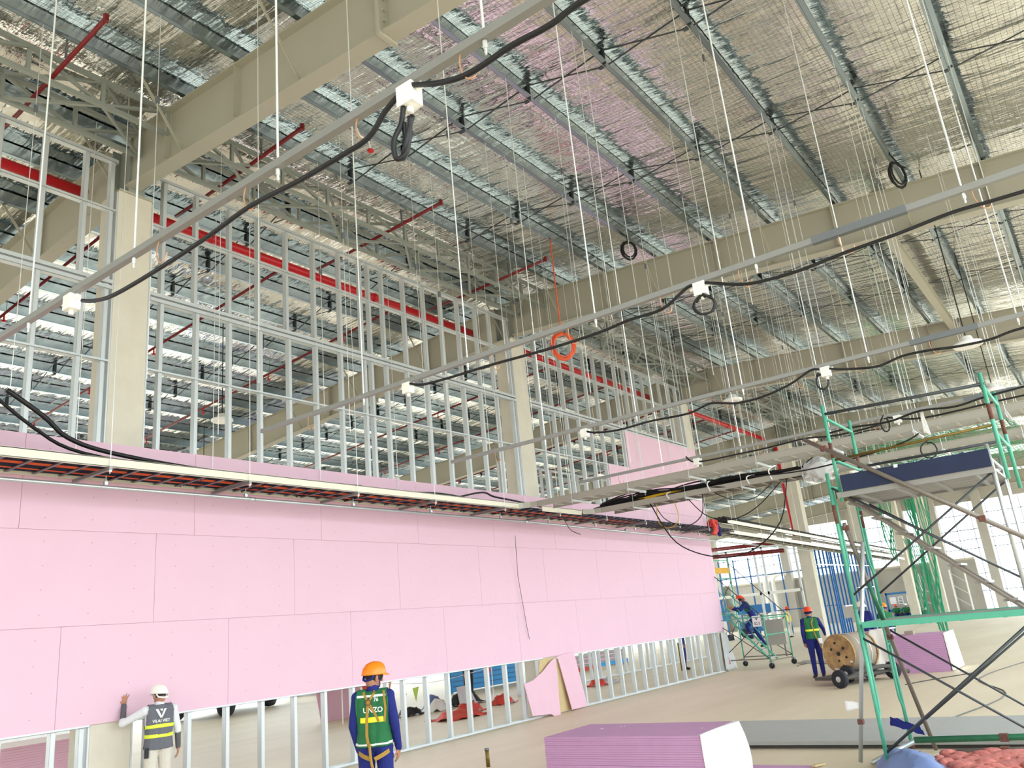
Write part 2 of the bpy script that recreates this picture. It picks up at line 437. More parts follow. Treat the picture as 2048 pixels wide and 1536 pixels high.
TW = ['over the left end of the stud wall', 'over the bare bay between the first two columns', 'between the second and third columns', 'over the gap past the pink wall', 'over the blue studs', 'next to last towards the facade', 'nearest the facade']
for i in range(len(RAFX) - 1): truss(RAFX[i] + 0.01, RAFX[i+1] - 0.01, 'grey welded steel box truss ' + TW[i])

# ------------------------------------------------------------------ partition wall
wl = struct('wall_left', 'partition of galvanised studs clad with pink plasterboard')
def stud_mesh(z0, z1, mname='galv_stud', fl=0.062, dp=0.095, th=0.004):
    b = MB(); b.box(0, th, 0, dp, z0, z1); b.box(0, fl, 0, th, z0, z1); b.box(0, fl, dp - th, dp, z0, z1); b.box(fl - th, fl, 0, 0.014, z0, z1)
    return b.mesh('stud', mname)
YW = 10.99
sm = stud_mesh(0.03, 9.42); sm_l = stud_mesh(0.03, 7.24); sm_u = stud_mesh(7.36, 9.42)
x = 1.46; i = 0; SX = []
while x < 26.2:
    if min(abs(x + 0.03 - c) for c in (5.9, 16.05, 26.02)) > 0.33:
        SX.append(x); link('stud', sm_l, wl, (x, YW, 0)); link('stud', sm_u, wl, (x + R.uniform(-0.05, 0.03), YW, 0))
    x += 0.614; i += 1
link('stud', sm, wl, (10.88, YW + 0.02, 0)); link('stud', sm, wl, (21.14, YW, 0)); link('stud', sm, wl, (5.5, YW + .02, 0))
def track(x0, x1, z0, z1, y0=YW - 0.006, y1=YW + 0.1, nm='track'):
    b = MB(); b.box(x0, x1, y0, y0 + 0.004, z0, z1); b.box(x0, x1, y1 - 0.004, y1, z0, z1); b.box(x0, x1, y0, y1, z0, z0 + 0.004); b.build(nm, 'galv_stud', wl)
for (a, c) in ((0.5, 5.6), (6.2, 15.75), (16.35, 25.72)):
    track(a, c, 0.0, 0.045); track(a, c, 7.235, 7.30, YW - 0.012); track(a, c, 7.325, 7.39, YW - 0.012); track(a, c, 6.10, 6.135); track(a, c, 8.53, 8.57); track(a, c, 9.38, 9.44)
    track(a, c, 1.195, 1.222, YW - 0.02)
b = MB(); b.cur = 0; b.box(0, 2.436, 0, 0.0125, 0, 1.216)
pmesh = b.mesh('plasterboard', ['pink_board'])
def panel_w(wd, hgt):
    b = MB(); b.box(0, wd, 0, 0.0125, 0, hgt); return b.mesh('plasterboard', ['pink_board'])
YP = YW - 0.0195
def panel_row(x0, x1, z, h, shift):
    x = x0 - shift
    while x < x1 - 0.05:
        a, c = max(x, x0), min(x + 2.44, x1)
        if c - a > 0.06: link('plasterboard', panel_w(c - a - 0.005, h - 0.005), wl, (a, YP + R.uniform(-0.0006, 0.0004), z))
        if a > x0: jb = MB(); jb.box(a - 0.03, a + 0.03, YW - 0.006, YW - 0.003, z, z + h); jb.build('joint_light_stop', 'pink_plain', wl)  # strip added behind the joint to stop light leaking through
        x += 2.44
panel_row(0.6, 26.22, 1.222, 1.22, 0.3); panel_row(0.6, 26.22, 2.442, 1.22, 1.5); panel_row(0.6, 26.22, 3.662, 1.24, 0.9)
for (a, c, z, h) in ((21.2, 23.64, 4.905, 1.22), (23.64, 26.22, 4.905, 1.22), (19.95, 21.2, 4.905, 1.22), (21.2, 23.64, 6.125, 1.13), (23.64, 26.22, 6.125, 1.13)):
    link('plasterboard', panel_w(c - a - 0.004, h - 0.004), wl, (a, YP, z))
for z in (2.42, 3.64):
    b = MB(); b.box(0.6, 26.2, YW - 0.006, YW - 0.003, z, z + 0.05); b.build('joint_light_stop', 'pink_plain', wl)  # added behind the level joints, also against leaking light
b = MB(); b.box(0.6, 26.2, YW - 0.006, YW - 0.003, 4.80, 4.9); b.build('joint_light_stop', 'pink_plain', wl)
# second stud partition seen through the first
w2 = struct('wall_inner', 'bare galvanised stud partition beyond the pink wall')
sm2 = stud_mesh(0.03, 7.2)
for k in range(26): link('stud', sm2, w2, (21.0 + 0.61 * k, 15.6, 0))
for z in (0.0, 2.4, 4.9, 7.2):
    b = MB(); b.box(21, 36.6, 15.59, 15.7, z, z + 0.04); b.build('track', 'galv_stud', w2)
# ------------------------------------------------------------------ fire main and sprinkler branches
t = thing('fire_main', 'thick red fire main running behind the studs, turning down at its far end', 'pipe', (0, 12.2, 9.42))
b = MB(); b.tube([(0.2, 0, 0), (5.70, 0, 0)], 0.085, 14); b.build('pipe_run', 'red_paint', t, True)
b = MB(); b.tube([(6.0, 0, 0), (15.85, 0, 0)], 0.085, 14); b.build('pipe_run', 'red_paint', t, True)
b = MB(); b.tube([(16.05, 0, 0), (25.9, 0, 0)], 0.085, 14); b.build('pipe_run', 'red_paint', t, True)
b = MB(); b.tube(spline([(26.1, 0, 0), (38.6, 0, 0), (38.95, 0, -0.08), (39.05, 0, -0.4), (39.05, -0.1, -4.9)], 4), 0.09, 12); b.build('drop_pipe', 'red_paint', t, True)
for x in (2.6, 8.0, 12.2, 18.6, 22.4, 29.0, 33.0, 36.5):
    b = MB(); b.tube([(x, 0, 0), (x + 0.09, 0, 0)], 0.105, 12); b.build('coupling', 'red_paint', t, True)
n_sp = [(4.06, 8.48, 11.1), (7.18, 8.53, 11.2), (10.45, 8.55, 11.2), (13.95, 8.57, 11.2)]
for i, (x, ya, yb) in enumerate(n_sp):
    t = thing('sprinkler_branch', 'short red sprinkler branch pipe poking through the ridge truss, %s from the left' % ORD[i], 'pipe', (x, 0, 0), 0, 'red sprinkler branches through the truss')
    b = MB(); b.tube([(0, ya, 9.62), (0.1, yb, 9.60), (0.1, 12.15, 9.58)], 0.032, 8); b.build('pipe', 'red_dark', t, True)
    b = MB(); b.tube([(0, ya, 9.58), (0, ya, 9.68)], 0.036, 8); b.build('elbow', 'red_dark', t); b = MB(); b.box(-0.012, 0.012, ya + 1.0, ya + 1.03, 9.6, 9.9); b.build('pipe_hanger', 'galv_dark', t)
for i, x in enumerate([2.9, 6.6, 9.9, 13.2, 16.8, 20.1, 23.5, 28.2, 31.5, 34.8]):
    t = thing('sprinkler_line', 'thin red sprinkler line under the far slope, %s from the left' % ORD[i], 'pipe', (x, 12.3, 0), 0, 'red sprinkler lines under the far slope')
    f = lambda y: zr(y + 12.3) - 0.32
    b = MB(); b.tube([(0, 0.2, f(0.2) ), (0, 19.5, f(19.5))], 0.03, 6); b.build('pipe', 'red_dark', t, True)
    for y in range(2, 20, 3):
        b = MB(); b.tube([(0, y, f(y)), (0, y, f(y) - 0.14)], 0.018, 6); b.ell((0, y, f(y) - 0.16), (0.05, 0.05, 0.025), 8, 4); b.build('sprinkler_head', 'red_paint', t, True); b = MB(); b.tube([(0.03, y, f(y)), (0.03, y, zr(y + 12.3) + 0.2)], 0.006, 4); b.build('pipe_hanger', 'galv_dark', t)

# ------------------------------------------------------------------ cable ladders
def rod(b, x, y, z0, z1, r=0.006, n=5): b.tube([(x, y, z0), (x, y, z1)], r, n)
Z = 4.33
t = thing('cable_ladder', 'cream cable ladder along the pink wall packed with navy cables', 'cable ladder', (0, 10.02, Z))
b = MB(); b.box(0.5, 14.15, 0, 0.02, 0, 0.115); b.box(0.5, 14.15, 0, 0.035, 0.105, 0.118); b.box(0.5, 14.15, 0, 0.035, -0.004, 0.008); b.build('side_rail', 'cream_rail', t)
b = MB(); b.box(14.95, 16.6, 0, 0.02, 0, 0.115); b.box(14.95, 16.6, 0, 0.035, 0.105, 0.118); b.build('side_rail', 'cream_rail', t)
b = MB(); b.box(0.5, 26.4, 0.86, 0.88, 0, 0.115); b.build('side_rail', 'cream_rail', t)
rb = MB(); rb.box(-0.02, 0.02, 0.02, 0.86, 0.012, 0.03); rmesh = rb.mesh('rung', 'galv_dark')
x = 0.7
while x < 26.3: link('rung', rmesh, t, (x, 0, 0)); x += 0.33
for k, x in enumerate([3.1, 5.19, 7.28, 9.42, 11.36, 13.52, 15.6, 17.7, 19.8, 21.9, 24.0, 26.0]):
    b = MB(); b.box(x - 0.021, x + 0.021, -0.05, 0.9, -0.05, -0.008); b.build('support_bracket', 'strut_grey', t)
    for y in (-0.03, 0.9):
        b = MB(); rod(b, x, y, -0.1, zr(10.02 + y) - Z - 0.06); b.build('hanger_rod', 'rod_steel', t)
        b = MB(); b.box(x - 0.016, x + 0.016, y - 0.016, y + 0.016, -0.075, -0.052); b.build('nut', 'rod_steel', t)
b = MB()
for j in range(26):
    y = 0.06 + j * 0.031; z = 0.047 + (j % 3) * 0.004
    b.tube([(0.4, y, z), (26.3, y, z)], 0.0165, 5)
tag(b.build('navy_cables', 'navy', t), 'dark navy cables lying in the ladder', kind='stuff')
b = MB()
for y in (0.34, 0.40, 0.66):
    b.tube([(0.4, y, 0.034), (20.0, y, 0.034)], 0.014, 5)
tag(b.build('orange_cables', 'orange_cable', t), 'orange cables among the navy ones', kind='stuff')
for k in range(9):
    xx = 5.6 + k * 1.07
    b = MB()
    for q in range(9): b.tube([(xx + 0.014, 0.10 + q * 0.085, 0.028), (xx + 0.02, 0.13 + q * 0.085, 0.012), (xx + 0.014, 0.16 + q * 0.085, 0.028)], 0.008, 4)
    b.build('cable_ties', 'black_cable', t)['kind'] = 'stuff'
# loose black cables draped over the rail top
t = tag(MB().tube(spline([(3.9, 9.95, 5.1), (4.35, 10.0, 4.86), (4.7, 10.1, 4.66), (5.3, 10.2, 4.56), (6.6, 10.3, 4.5), (8.2, 10.35, 4.5), (9.8, 10.3, 4.5)], 5), 0.03, 7).build('supply_cable', 'black_cable', None, True), 'thick black cable dropping onto the cream cable ladder at the left edge', 'cable')
t = tag(MB().tube(spline([(3.5, 10.0, 5.25), (4.3, 10.2, 4.78), (5.0, 10.3, 4.54), (6.6, 10.5, 4.52), (8.5, 10.5, 4.5), (10.5, 10.5, 4.5), (12.0, 10.4, 4.56), (13.6, 10.5, 4.5)], 5), 0.022, 7).build('supply_cable', 'black_cable', None, True), 'long black cable lying along the top of the cream ladder', 'cable')
tag(MB().tube(spline([(12.2, 10.2, 4.46), (13.0, 10.15, 4.62), (13.6, 10.3, 4.6), (14.6, 10.4, 4.58), (15.9, 10.5, 4.52)], 5), 0.02, 6).build('supply_cable', 'black_cable', None, True), 'black cable bulging up where the ladder branches', 'cable')

def ladder(name, lab, x0, w, ya, yb, z, railmat, rung_step=0.3, rods=True, za=None):
    t = thing(name, lab, 'cable ladder', (x0, 0, z), 0, 'branch cable ladders crossing the hall')
    for s, xx in ((0, 0), (1, w)):
        sgn = 1 if s else -1
        b = MB(); b.box(xx - 0.01, xx + 0.01, yb, ya, 0, 0.115); b.box(xx - 0.022, xx + 0.022, yb, ya, 0.105, 0.118); b.box(xx - 0.022, xx + 0.022, yb, ya, -0.004, 0.006)
        if not s:
            pts = [(-0.02, ya, 0.058), (-0.05, ya + 0.16, 0.058), (-0.14, ya + 0.29, 0.058), (-0.3, ya + 0.35, 0.058)]
            for p, q in zip(pts[:-1], pts[1:]): b.bar(p, q, 0.03, 0.115)
        b.build('side_rail', railmat, t)
    rb = MB(); rb.box(0.01, w - 0.01, -0.02, 0.02, 0.01, 0.028); rm = rb.mesh('rung', railmat)
    y = yb + 0.1
    while y < ya: link('rung', rm, t, (0, y, 0)); y += rung_step
    k = 0; y = ya - 0.9
    while y > yb + 0.2:
        b = MB(); b.box(-0.08, w + 0.08, y - 0.02, y + 0.02, -0.046, -0.008); b.build('support_bracket', 'galv_stud', t)
        for xx in (-0.06, w + 0.06):
            b = MB(); rod(b, xx, y, -0.1, zr(y) - z + 0.02, 0.0045); b.build('hanger_rod', 'rod_steel', t)
        y -= 1.32
    return t
ladder('cable_ladder', 'grey empty cable ladder crossing the hall from the wall ladder, nearer of two', 14.32, 0.6, 9.7, -1.5, 4.34, 'grey_rail')
t = ladder('cable_ladder', 'grey cable ladder heaped with black cables, farther of two crossing the hall', 17.0, 0.62, 9.7, -1.5, 4.36, 'grey_rail')
b = MB(); rr = random.Random(5)
for j in range(34):
    pts = []
    ox, oz = rr.uniform(0.04, 0.56), rr.uniform(0.04, 0.22)
    y0 = 9.75 + rr.uniform(-0.2, 0.3); y1 = rr.uniform(4.4, 6.2)
    n = 9
    for i in range(n):
        u = i / (n - 1); pts.append((ox + rr.uniform(-0.05, 0.05), y0 + (y1 - y0) * u, max(0.045, oz + rr.uniform(-0.04, 0.06) * (1 if 0 < i < n - 1 else 0) + 0.10 * math.exp(-((u - 0.25) / 0.12) ** 2) + 0.06 * math.exp(-((u - 0.62) / 0.18) ** 2))))
    b.tube(spline(pts, 3), 0.018, 5)
tag(b.build('black_cables', 'black_cable', t), 'tangled heap of black cables', kind='stuff')
b = MB()
for j in range(5): b.tube(spline([(0.02 + j * 0.02, 8.9, 0.10 + j * 0.012), (0.03, 8.3, 0.13 + j * 0.012), (0.1, 7.6, 0.14 + j * 0.01), (0.2, 7.2, 0.12)], 4), 0.011, 5)
b.build('yellow_wires', 'yellow_cable', t)['kind'] = 'stuff'
b = MB()
for (y, s) in ((6.9, 1), (6.0, .8), (5.5, 1.1), (7.9, .7)):
    b.tube(spline([(-0.02, y, 0.02), (-0.05, y + 0.03, 0.2 * s), (0.2, y - 0.05, 0.3 * s), (0.5, y + 0.06, 0.28 * s), (0.64, y, 0.05)], 4), 0.014, 6)
b.build('white_ties', 'white_plastic', t)
bag = MB(); rr = random.Random(9)
bag.ell((0.1, 4.55, 0.06), (0.26, 0.36, 0.22), 14, 9); bag.v = [(x + rr.uniform(-.05, .05), y + rr.uniform(-.05, .05), z + rr.uniform(-.06, .06)) for (x, y, z) in bag.v]
bag.build('plastic_bag', 'grey_plastic', t)
# elbow piece of the outer rail
b = MB(); b.bar((14.05, 10.04, 4.39), (14.62, 10.9, 4.5), 0.03, 0.11); b.bar((14.62, 10.9, 4.5), (16.5, 10.85, 4.47), 0.03, 0.11)
tag(b.build('ladder_elbow', 'cream_rail'), 'loose cream ladder elbow resting where the wall ladder branches', 'cable ladder part')
# wall ladder carrying on past the pink wall
t = thing('cable_ladder', 'double cable ladder running on past the pink wall, black cables inside', 'cable ladder', (26.4, 10.3, 0))
for dz in (0.0, 0.34):
    for y in (0, 0.55):
        b = MB(); b.bar((0, y, 4.36 + dz), (28, y + 0.3, 3.82 + dz), 0.03, 0.12); b.build('side_rail', 'cream_rail', t)
b = MB()
for j in range(10):
    b.tube([(0, 0.05 + 0.05 * j, 4.42), (28, 0.35 + 0.05 * j, 3.88)], 0.03, 5); b.tube([(0, 0.04 + 0.05 * j, 4.80 + 0.03 * (j % 3)), (28, 0.34 + 0.05 * j, 4.26 + 0.03 * (j % 3))], 0.035, 5)
tag(b.build('black_cables', 'black_cable', t), None, kind='stuff')
for k in range(40):
    u = k / 40; b = MB(); b.bar((28 * u, 0.3 * u, 4.31 - 0.54 * u), (28 * u, 0.55 + 0.3 * u, 4.31 - 0.54 * u), 0.03, 0.02); b.build('rung', 'galv_dark', t)
for k in range(12):
    u = k / 12 + 0.03
    b = MB(); rod(b, 28 * u, 0.0 + 0.3 * u, 4.2 - 0.54 * u, zr(10.3) - 0.05); b.build('hanger_rod', 'rod_steel', t)
# conduit below the ladder
t = thing('conduit', 'silver steel conduit hung below the cream cable ladder along the pink wall', 'conduit', (0, 10.45, 4.155))
b = MB(); b.tube([(0.5, 0, 0), (14.9, 0, 0)], 0.026, 10); b.build('pipe', 'silver_tube', t, True)
b = MB(); b.tube([(14.9, 0, 0), (36.5, 0.2, -0.2)], 0.026, 10); b.build('pipe', 'silver_tube', t, True)
for x in (7.66, 14.9, 19.5):
    b = MB(); b.tube([(x - 0.05, 0, 0), (x + 0.05, 0, 0)], 0.034, 10); b.build('coupler', 'silver_tube', t, True)
for x in (3.2, 5.38, 7.54, 9.73, 11.73, 13.95, 15.79, 17.9, 20.0, 22.1, 24.2):
    b = MB(); rod(b, x, 0.0, 0.02, 0.16, 0.008); b.box(x - 0.022, x + 0.022, -0.02, 0.02, 0.03, 0.075); b.build('clip', 'silver_tube', t)
# drooping cables at the branch
DR = [([(17.0, 8.3, 4.34), (17.05, 8.1, 3.95), (17.0, 7.6, 3.72), (17.0, 7.2, 3.9), (17.0, 7.1, 4.34)], 0.011, 'black_cable', 'black cable looping below the heaped ladder beside a yellow wire'),
      ([(17.0, 8.4, 4.36), (17.0, 7.9, 3.4), (17.0, 7.0, 2.96), (17.0, 6.2, 3.0), (17.0, 5.5, 3.5), (17.0, 5.2, 4.34)], 0.014, 'black_cable', 'black cable hanging in the widest loop under the heaped ladder'),
      ([(17.3, 7.6, 4.36), (17.3, 7.2, 3.9), (17.2, 6.6, 3.72), (17.2, 6.0, 3.9), (17.2, 5.4, 4.34)], 0.011, 'black_cable', 'black cable in a shallow loop under the heaped ladder'),
      ([(17.2, 6.9, 4.36), (17.1, 6.5, 4.14), (17.1, 6.0, 4.08), (17.2, 5.6, 4.34)], 0.010, 'black_cable', 'shortest black cable loop under the heaped ladder'),
      ([(17.0, 8.25, 4.30), (17.0, 8.25, 3.9), (17.0, 8.0, 3.74), (17.0, 7.75, 3.9), (17.0, 7.8, 4.3)], 0.009, 'yellow_cable', 'thin yellow wire loop hanging under the heaped ladder'),
      ([(16.2, 10.3, 4.3), (16.3, 10.2, 4.0), (16.4, 10.0, 3.86)], 0.008, 'black_cable', 'short loose black wire end dangling over the pink wall'),
      ([(17.0, 4.9, 4.5), (17.1, 4.2, 4.9), (17.1, 3.4, 5.0), (17.1, 2.6, 4.85)], 0.012, 'black_cable', 'black cable arching up from the plastic bag on the ladder')]
for pts, r, mt, lab in DR: tag(MB().tube(spline(pts, 6), r, 6).build('drooping_cable', mt, None, True), lab, 'cable')
b = MB(); rr = random.Random(2)
for k in range(9): b.tube(spline([(24.3 + rr.uniform(-.1, .1), 10.1, 4.35 + rr.uniform(0, .2)), (24.3 + rr.uniform(-.2, .2), 10.0 + rr.uniform(-.1, .1), 4.55), (24.4 + rr.uniform(-.15, .15), 9.95, 4.3), (24.3 + rr.uniform(-.1, .1), 9.98, 4.15)], 3), 0.05, 6)
o = b.build('safety_harness', 'red_tarp'); tag(o, 'red and blue safety harness bundle hung over the cable ladder', 'harness')
MB().tube(spline([(24.5, 9.93, 4.5), (24.6, 9.92, 4.3), (24.52, 9.9, 4.1)], 3), 0.06, 6).build('blue_strap', 'navy_cloth', o)
tag(MB().tube([(14.9, 10.8, 3.9), (15.0, 10.9, 3.0), (15.2, 10.93, 1.9), (15.25, 10.93, 1.65)], 0.006, 5).build('thin_wire', 'black_cable'), 'thin dark wire hanging down the face of the pink wall', 'wire')

# ------------------------------------------------------------------ lighting struts, power cables, outlet boxes
CAB = {2.26: [[(2.24,4.75,4.04),(2.24,4.6,3.99),(2.24,4.36,3.95),(2.24,3.88,3.95),(2.24,3.43,3.97),(2.24,3.07,4.0),(2.24,2.69,3.98),(2.24,2.41,3.98),(2.24,2.22,3.99),(2.24,2.11,4.07),(2.24,2.02,4.11)],
              [(2.24,1.94,4.12),(2.24,1.79,4.05),(2.24,1.63,4.01),(2.24,1.42,4.02),(2.24,1.23,4.01),(2.24,1.07,4.03),(2.24,0.6,4.02)]],
       5.33: [[(5.31,4.88,4.12),(5.31,4.73,4.07),(5.31,4.4,4.05),(5.31,3.94,4.04),(5.31,3.52,4.02),(5.31,3.24,4.01),(5.31,2.84,4.01),(5.31,2.57,4.03),(5.31,2.29,4.03),(5.31,2.07,4.13),(5.31,1.97,4.12)],
              [(5.31,1.93,4.12),(5.31,1.68,4.02),(5.31,1.51,3.99),(5.31,1.26,3.98),(5.31,0.96,4.0),(5.31,0.62,4.01),(5.31,0.32,4.03),(5.31,0.09,4.02),(5.31,-0.4,4.0)]],
       8.47: [[(8.45,4.98,4.14),(8.45,4.77,4.06),(8.45,4.43,4.02),(8.45,4.02,4.03),(8.45,3.54,4.01),(8.45,3.28,4.06),(8.45,3.12,4.03),(8.45,2.95,3.99),(8.45,2.67,3.99),(8.45,2.36,4.05),(8.45,2.13,4.14),(8.45,2.04,4.13)],
              [(8.45,2.0,4.14),(8.45,1.88,4.09),(8.45,1.73,4.05),(8.45,1.47,4.01),(8.45,1.24,4.05),(8.45,0.99,4.04),(8.45,0.76,4.01),(8.45,0.48,4.0),(8.45,0.2,4.03),(8.45,-0.5,4.0)]],
       11.8: [[(11.78,5.09,4.2),(11.78,4.99,4.1),(11.78,4.73,4.07),(11.78,4.25,4.07),(11.78,3.8,4.07),(11.78,3.24,4.09),(11.78,2.92,4.05),(11.78,2.65,4.04),(11.78,2.21,4.06)],
              [(11.78,2.1,4.14),(11.78,1.64,4.03),(11.78,0.49,4.05),(11.78,-0.5,4.0)]]}
NTH = ['nearest the camera', 'second from the camera', 'third from the camera', 'fourth from the camera']
for i, (xs, segs) in enumerate(CAB.items()):
    t = thing('lighting_strut', 'long grey hanging steel channel for lights, ' + NTH[i], 'channel', (xs, 0, 4.16), 0, 'hanging lighting channels')
    b = MB(); b.box(-0.02, 0.02, -4, 7.1, -0.021, 0.021); b.build('channel', 'strut_grey', t)
    b = MB(); b.box(-0.024, 0.024, 0.55, 1.15, -0.025, 0.026); b.build('joint_plate', 'galv_dark', t)
    for y in (5.52, 4.2, 2.875, 1.553, 0.23):
        b = MB(); rod(b, 0, y, -0.09, zr(y) - 4.16 + 0.02, 0.0062, 6); b.build('hanger_rod', 'rod_steel', t)
        b = MB(); b.tube([(0, y, -0.06), (0, y, -0.025)], 0.011, 6); b.build('nut', 'rod_steel', t)
    for y in (6.3, 3.9, 3.1, 2.27, 1.65, 0.95, 0.15):
        b = MB(); b.tube(spline([(0.0, y + 0.03, 0.0), (-0.015, y + 0.03, -0.08), (-0.02, y, -0.16), (-0.01, y - 0.035, -0.17), (0.0, y - 0.05, -0.12)], 4), 0.004, 5); b.build('wire_hook', 'copper_wire', t)
    for j, pts in enumerate(segs):
        tag(MB().tube(spline(pts, 5), 0.0125, 8).build('power_cable', 'black_cable', None, True), 'black power cable under the channel %s, %s side' % (NTH[i], ('wall', 'hall')[j]), 'cable')
    for y in (1.98, 4.93):
        bx = thing('outlet_box', 'white plastic outlet box under the channel %s, %s' % (NTH[i], 'on the hall side' if y < 3 else 'by the wall'), 'box', (xs, y, 4.11), 0, 'outlet boxes')
        b = MB(); b.box(-0.035, 0.035, -0.045, 0.045, -0.07, 0.03); b.build('body', 'white_plastic', bx)
        b = MB(); b.tube([(0, -0.045, 0), (0, -0.08, 0.005)], 0.016, 8); b.build('gland', 'white_plastic', bx, True); b = MB(); b.tube([(0, 0.045, 0), (0, 0.08, -0.005)], 0.016, 8); b.build('gland', 'white_plastic', bx, True); b = MB(); b.tube([(0, 0, -0.07), (0, 0, -0.1)], 0.016, 8); b.build('gland', 'white_plastic', bx, True)
def coil(name, lab, c, w, h, turns, r, mt, tail, tilt=0.0, seed=1, yaw=0.6):
    rr = random.Random(seed); pts = []
    ca, sa = math.cos(yaw), math.sin(yaw)
    for k in range(turns * 12 + 1):
        a = 2 * PI * k / 12 + PI / 2; tt = k // 12
        dx = w / 2 * math.cos(a) * (1 + 0.16 * math.sin(tt * 2.1)); dz = h / 2 * math.sin(a) * (1 + 0.1 * math.cos(tt * 1.7)) - h / 2
        of = 0.028 * math.sin(tt * 1.9 + 0.5) + tilt * dz
        pts.append((c[0] + dx * ca + of * sa, c[1] - dx * sa + of * ca, c[2] + dz + 0.03 * math.sin(tt * 3.3)))
    o = tag(MB().tube(pts, r, 6).build(name, mt, None, True), lab, 'cable')
    if tail: MB().tube(spline(tail, 4), r * 0.8, 6).build('tail', mt, o, True)
    return o
# hanging loops below the boxes
tag(MB().tube(spline([(2.24, 2.0, 4.04), (2.24, 2.02, 3.96), (2.22, 2.05, 3.88), (2.23, 2.05, 3.80), (2.25, 2.01, 3.82), (2.25, 1.985, 3.90), (2.25, 1.975, 3.98)], 5), 0.012, 7).build('cable_loop', 'black_cable', None, True), 'folded pair of black cable ends below the nearest outlet box', 'cable')
tag(MB().tube(spline([(2.25, 2.01, 3.97), (2.27, 2.03, 3.88), (2.26, 2.04, 3.81), (2.24, 2.0, 3.86), (2.26, 1.97, 3.99)], 5), 0.012, 7).build('cable_loop', 'black_cable', None, True), 'second folded black cable hanging beside the pair below the nearest box', 'cable')
coil('cable_loop', 'black cable ring hanging below the outlet box of the second channel', (5.31, 1.965, 4.03), 0.145, 0.135, 2, 0.009, 'black_cable', [(5.31, 2.0, 4.08), (5.31, 1.99, 4.03), (5.31, 2.02, 3.99)], 0, 2, 1.2)
coil('cable_loop', 'black cable ring hanging below the outlet box of the third channel', (8.45, 2.03, 4.07), 0.115, 0.15, 1, 0.011, 'black_cable', [(8.45, 2.05, 4.1), (8.45, 2.08, 4.06)], 0, 3, 1.3)
coil('cable_loop', 'black cable ring hanging below the outlet box of the fourth channel', (11.78, 2.14, 4.14), 0.11, 0.18, 1, 0.011, 'black_cable', [(11.78, 2.14, 4.18), (11.78, 2.2, 4.1)], 0, 4, 1.2)
coil('cable_loop', 'black cable ring hanging over the navy toe board of the scaffold', (11.78, 1.69, 3.70), 0.2, 0.2, 1, 0.010, 'black_cable', [(11.78, 1.69, 3.75), (11.78, 1.69, 3.70)], 0, 5, 1.2)
coil('cable_coil', 'black cable coil hanging from a purlin near the second rafter', (14.6, 6.85, 9.62), 0.30, 0.42, 5, 0.019, 'black_cable', [(14.6, 6.845, 9.76), (14.6, 6.85, 9.6)], 0.1, 6, 0.9)
coil('cable_coil', 'black cable coil hanging high at upper right before the second rafter', (14.5, 1.5, 9.1), 0.26, 0.52, 3, 0.018, 'black_cable', [(14.6, 1.55, 9.33), (14.5, 1.5, 9.2), (14.5, 1.42, 9.0), (14.5, 1.34, 8.92)], 0.1, 7, 0.9)
coil('cable_coil', 'bright orange cable coil hanging on a line from a purlin', (13.59, 8.17, 7.66), 0.46, 0.58, 6, 0.018, 'orange_cable', [(13.59, 8.17, 9.85), (13.6, 8.18, 8.6), (13.59, 8.17, 7.66)], 0.05, 8, 0.85)
# ------------------------------------------------------------------ high bay lamps
def lamp(x, y, z, lab):
    t = thing('high_bay_lamp', lab, 'lamp', (x, y, z), 0, 'hanging high bay lamps')
    b = MB(); b.lathe([(0.02, 0.16), (0.09, 0.14), (0.12, 0.05), (0.24, 0.02), (0.25, -0.02), (0.235, -0.035)], 20); b.build('housing', 'lamp_disc', t, True)
    b = MB(); b.lathe([(0.22, -0.036), (0.22, -0.045)], 20); b.build('lens', 'white_plastic', t)
    b = MB(); b.tube([(0, 0, 0.16), (0, 0, zr(y) - z + 0.22)], 0.012, 5); b.build('drop_cord', 'black_cable', t)
lamp(10.9, 16.0, 7.2, 'round white high bay lamp seen through the studs of the bare bay')
lamp(20.0, 7.1, 7.05, 'round high bay lamp hanging beyond the second rafter')
lamp(27.5, 7.4, 7.0, 'round high bay lamp hanging near the top of the left scaffold post')
lamp(16.0, 1.27, 5.95, 'round high bay lamp hanging under the second rafter at the right')
lamp(21.0, 1.42, 6.05, 'round high bay lamp hanging just behind the right scaffold posts')
for i, (x, y) in enumerate([(19, 18.5), (15, 23), (25, 17), (9, 22), (24, 24)]):
    lamp(x, y, 7.0, 'small round lamp beyond the stud wall, %s of the far lamps' % ORD[i])
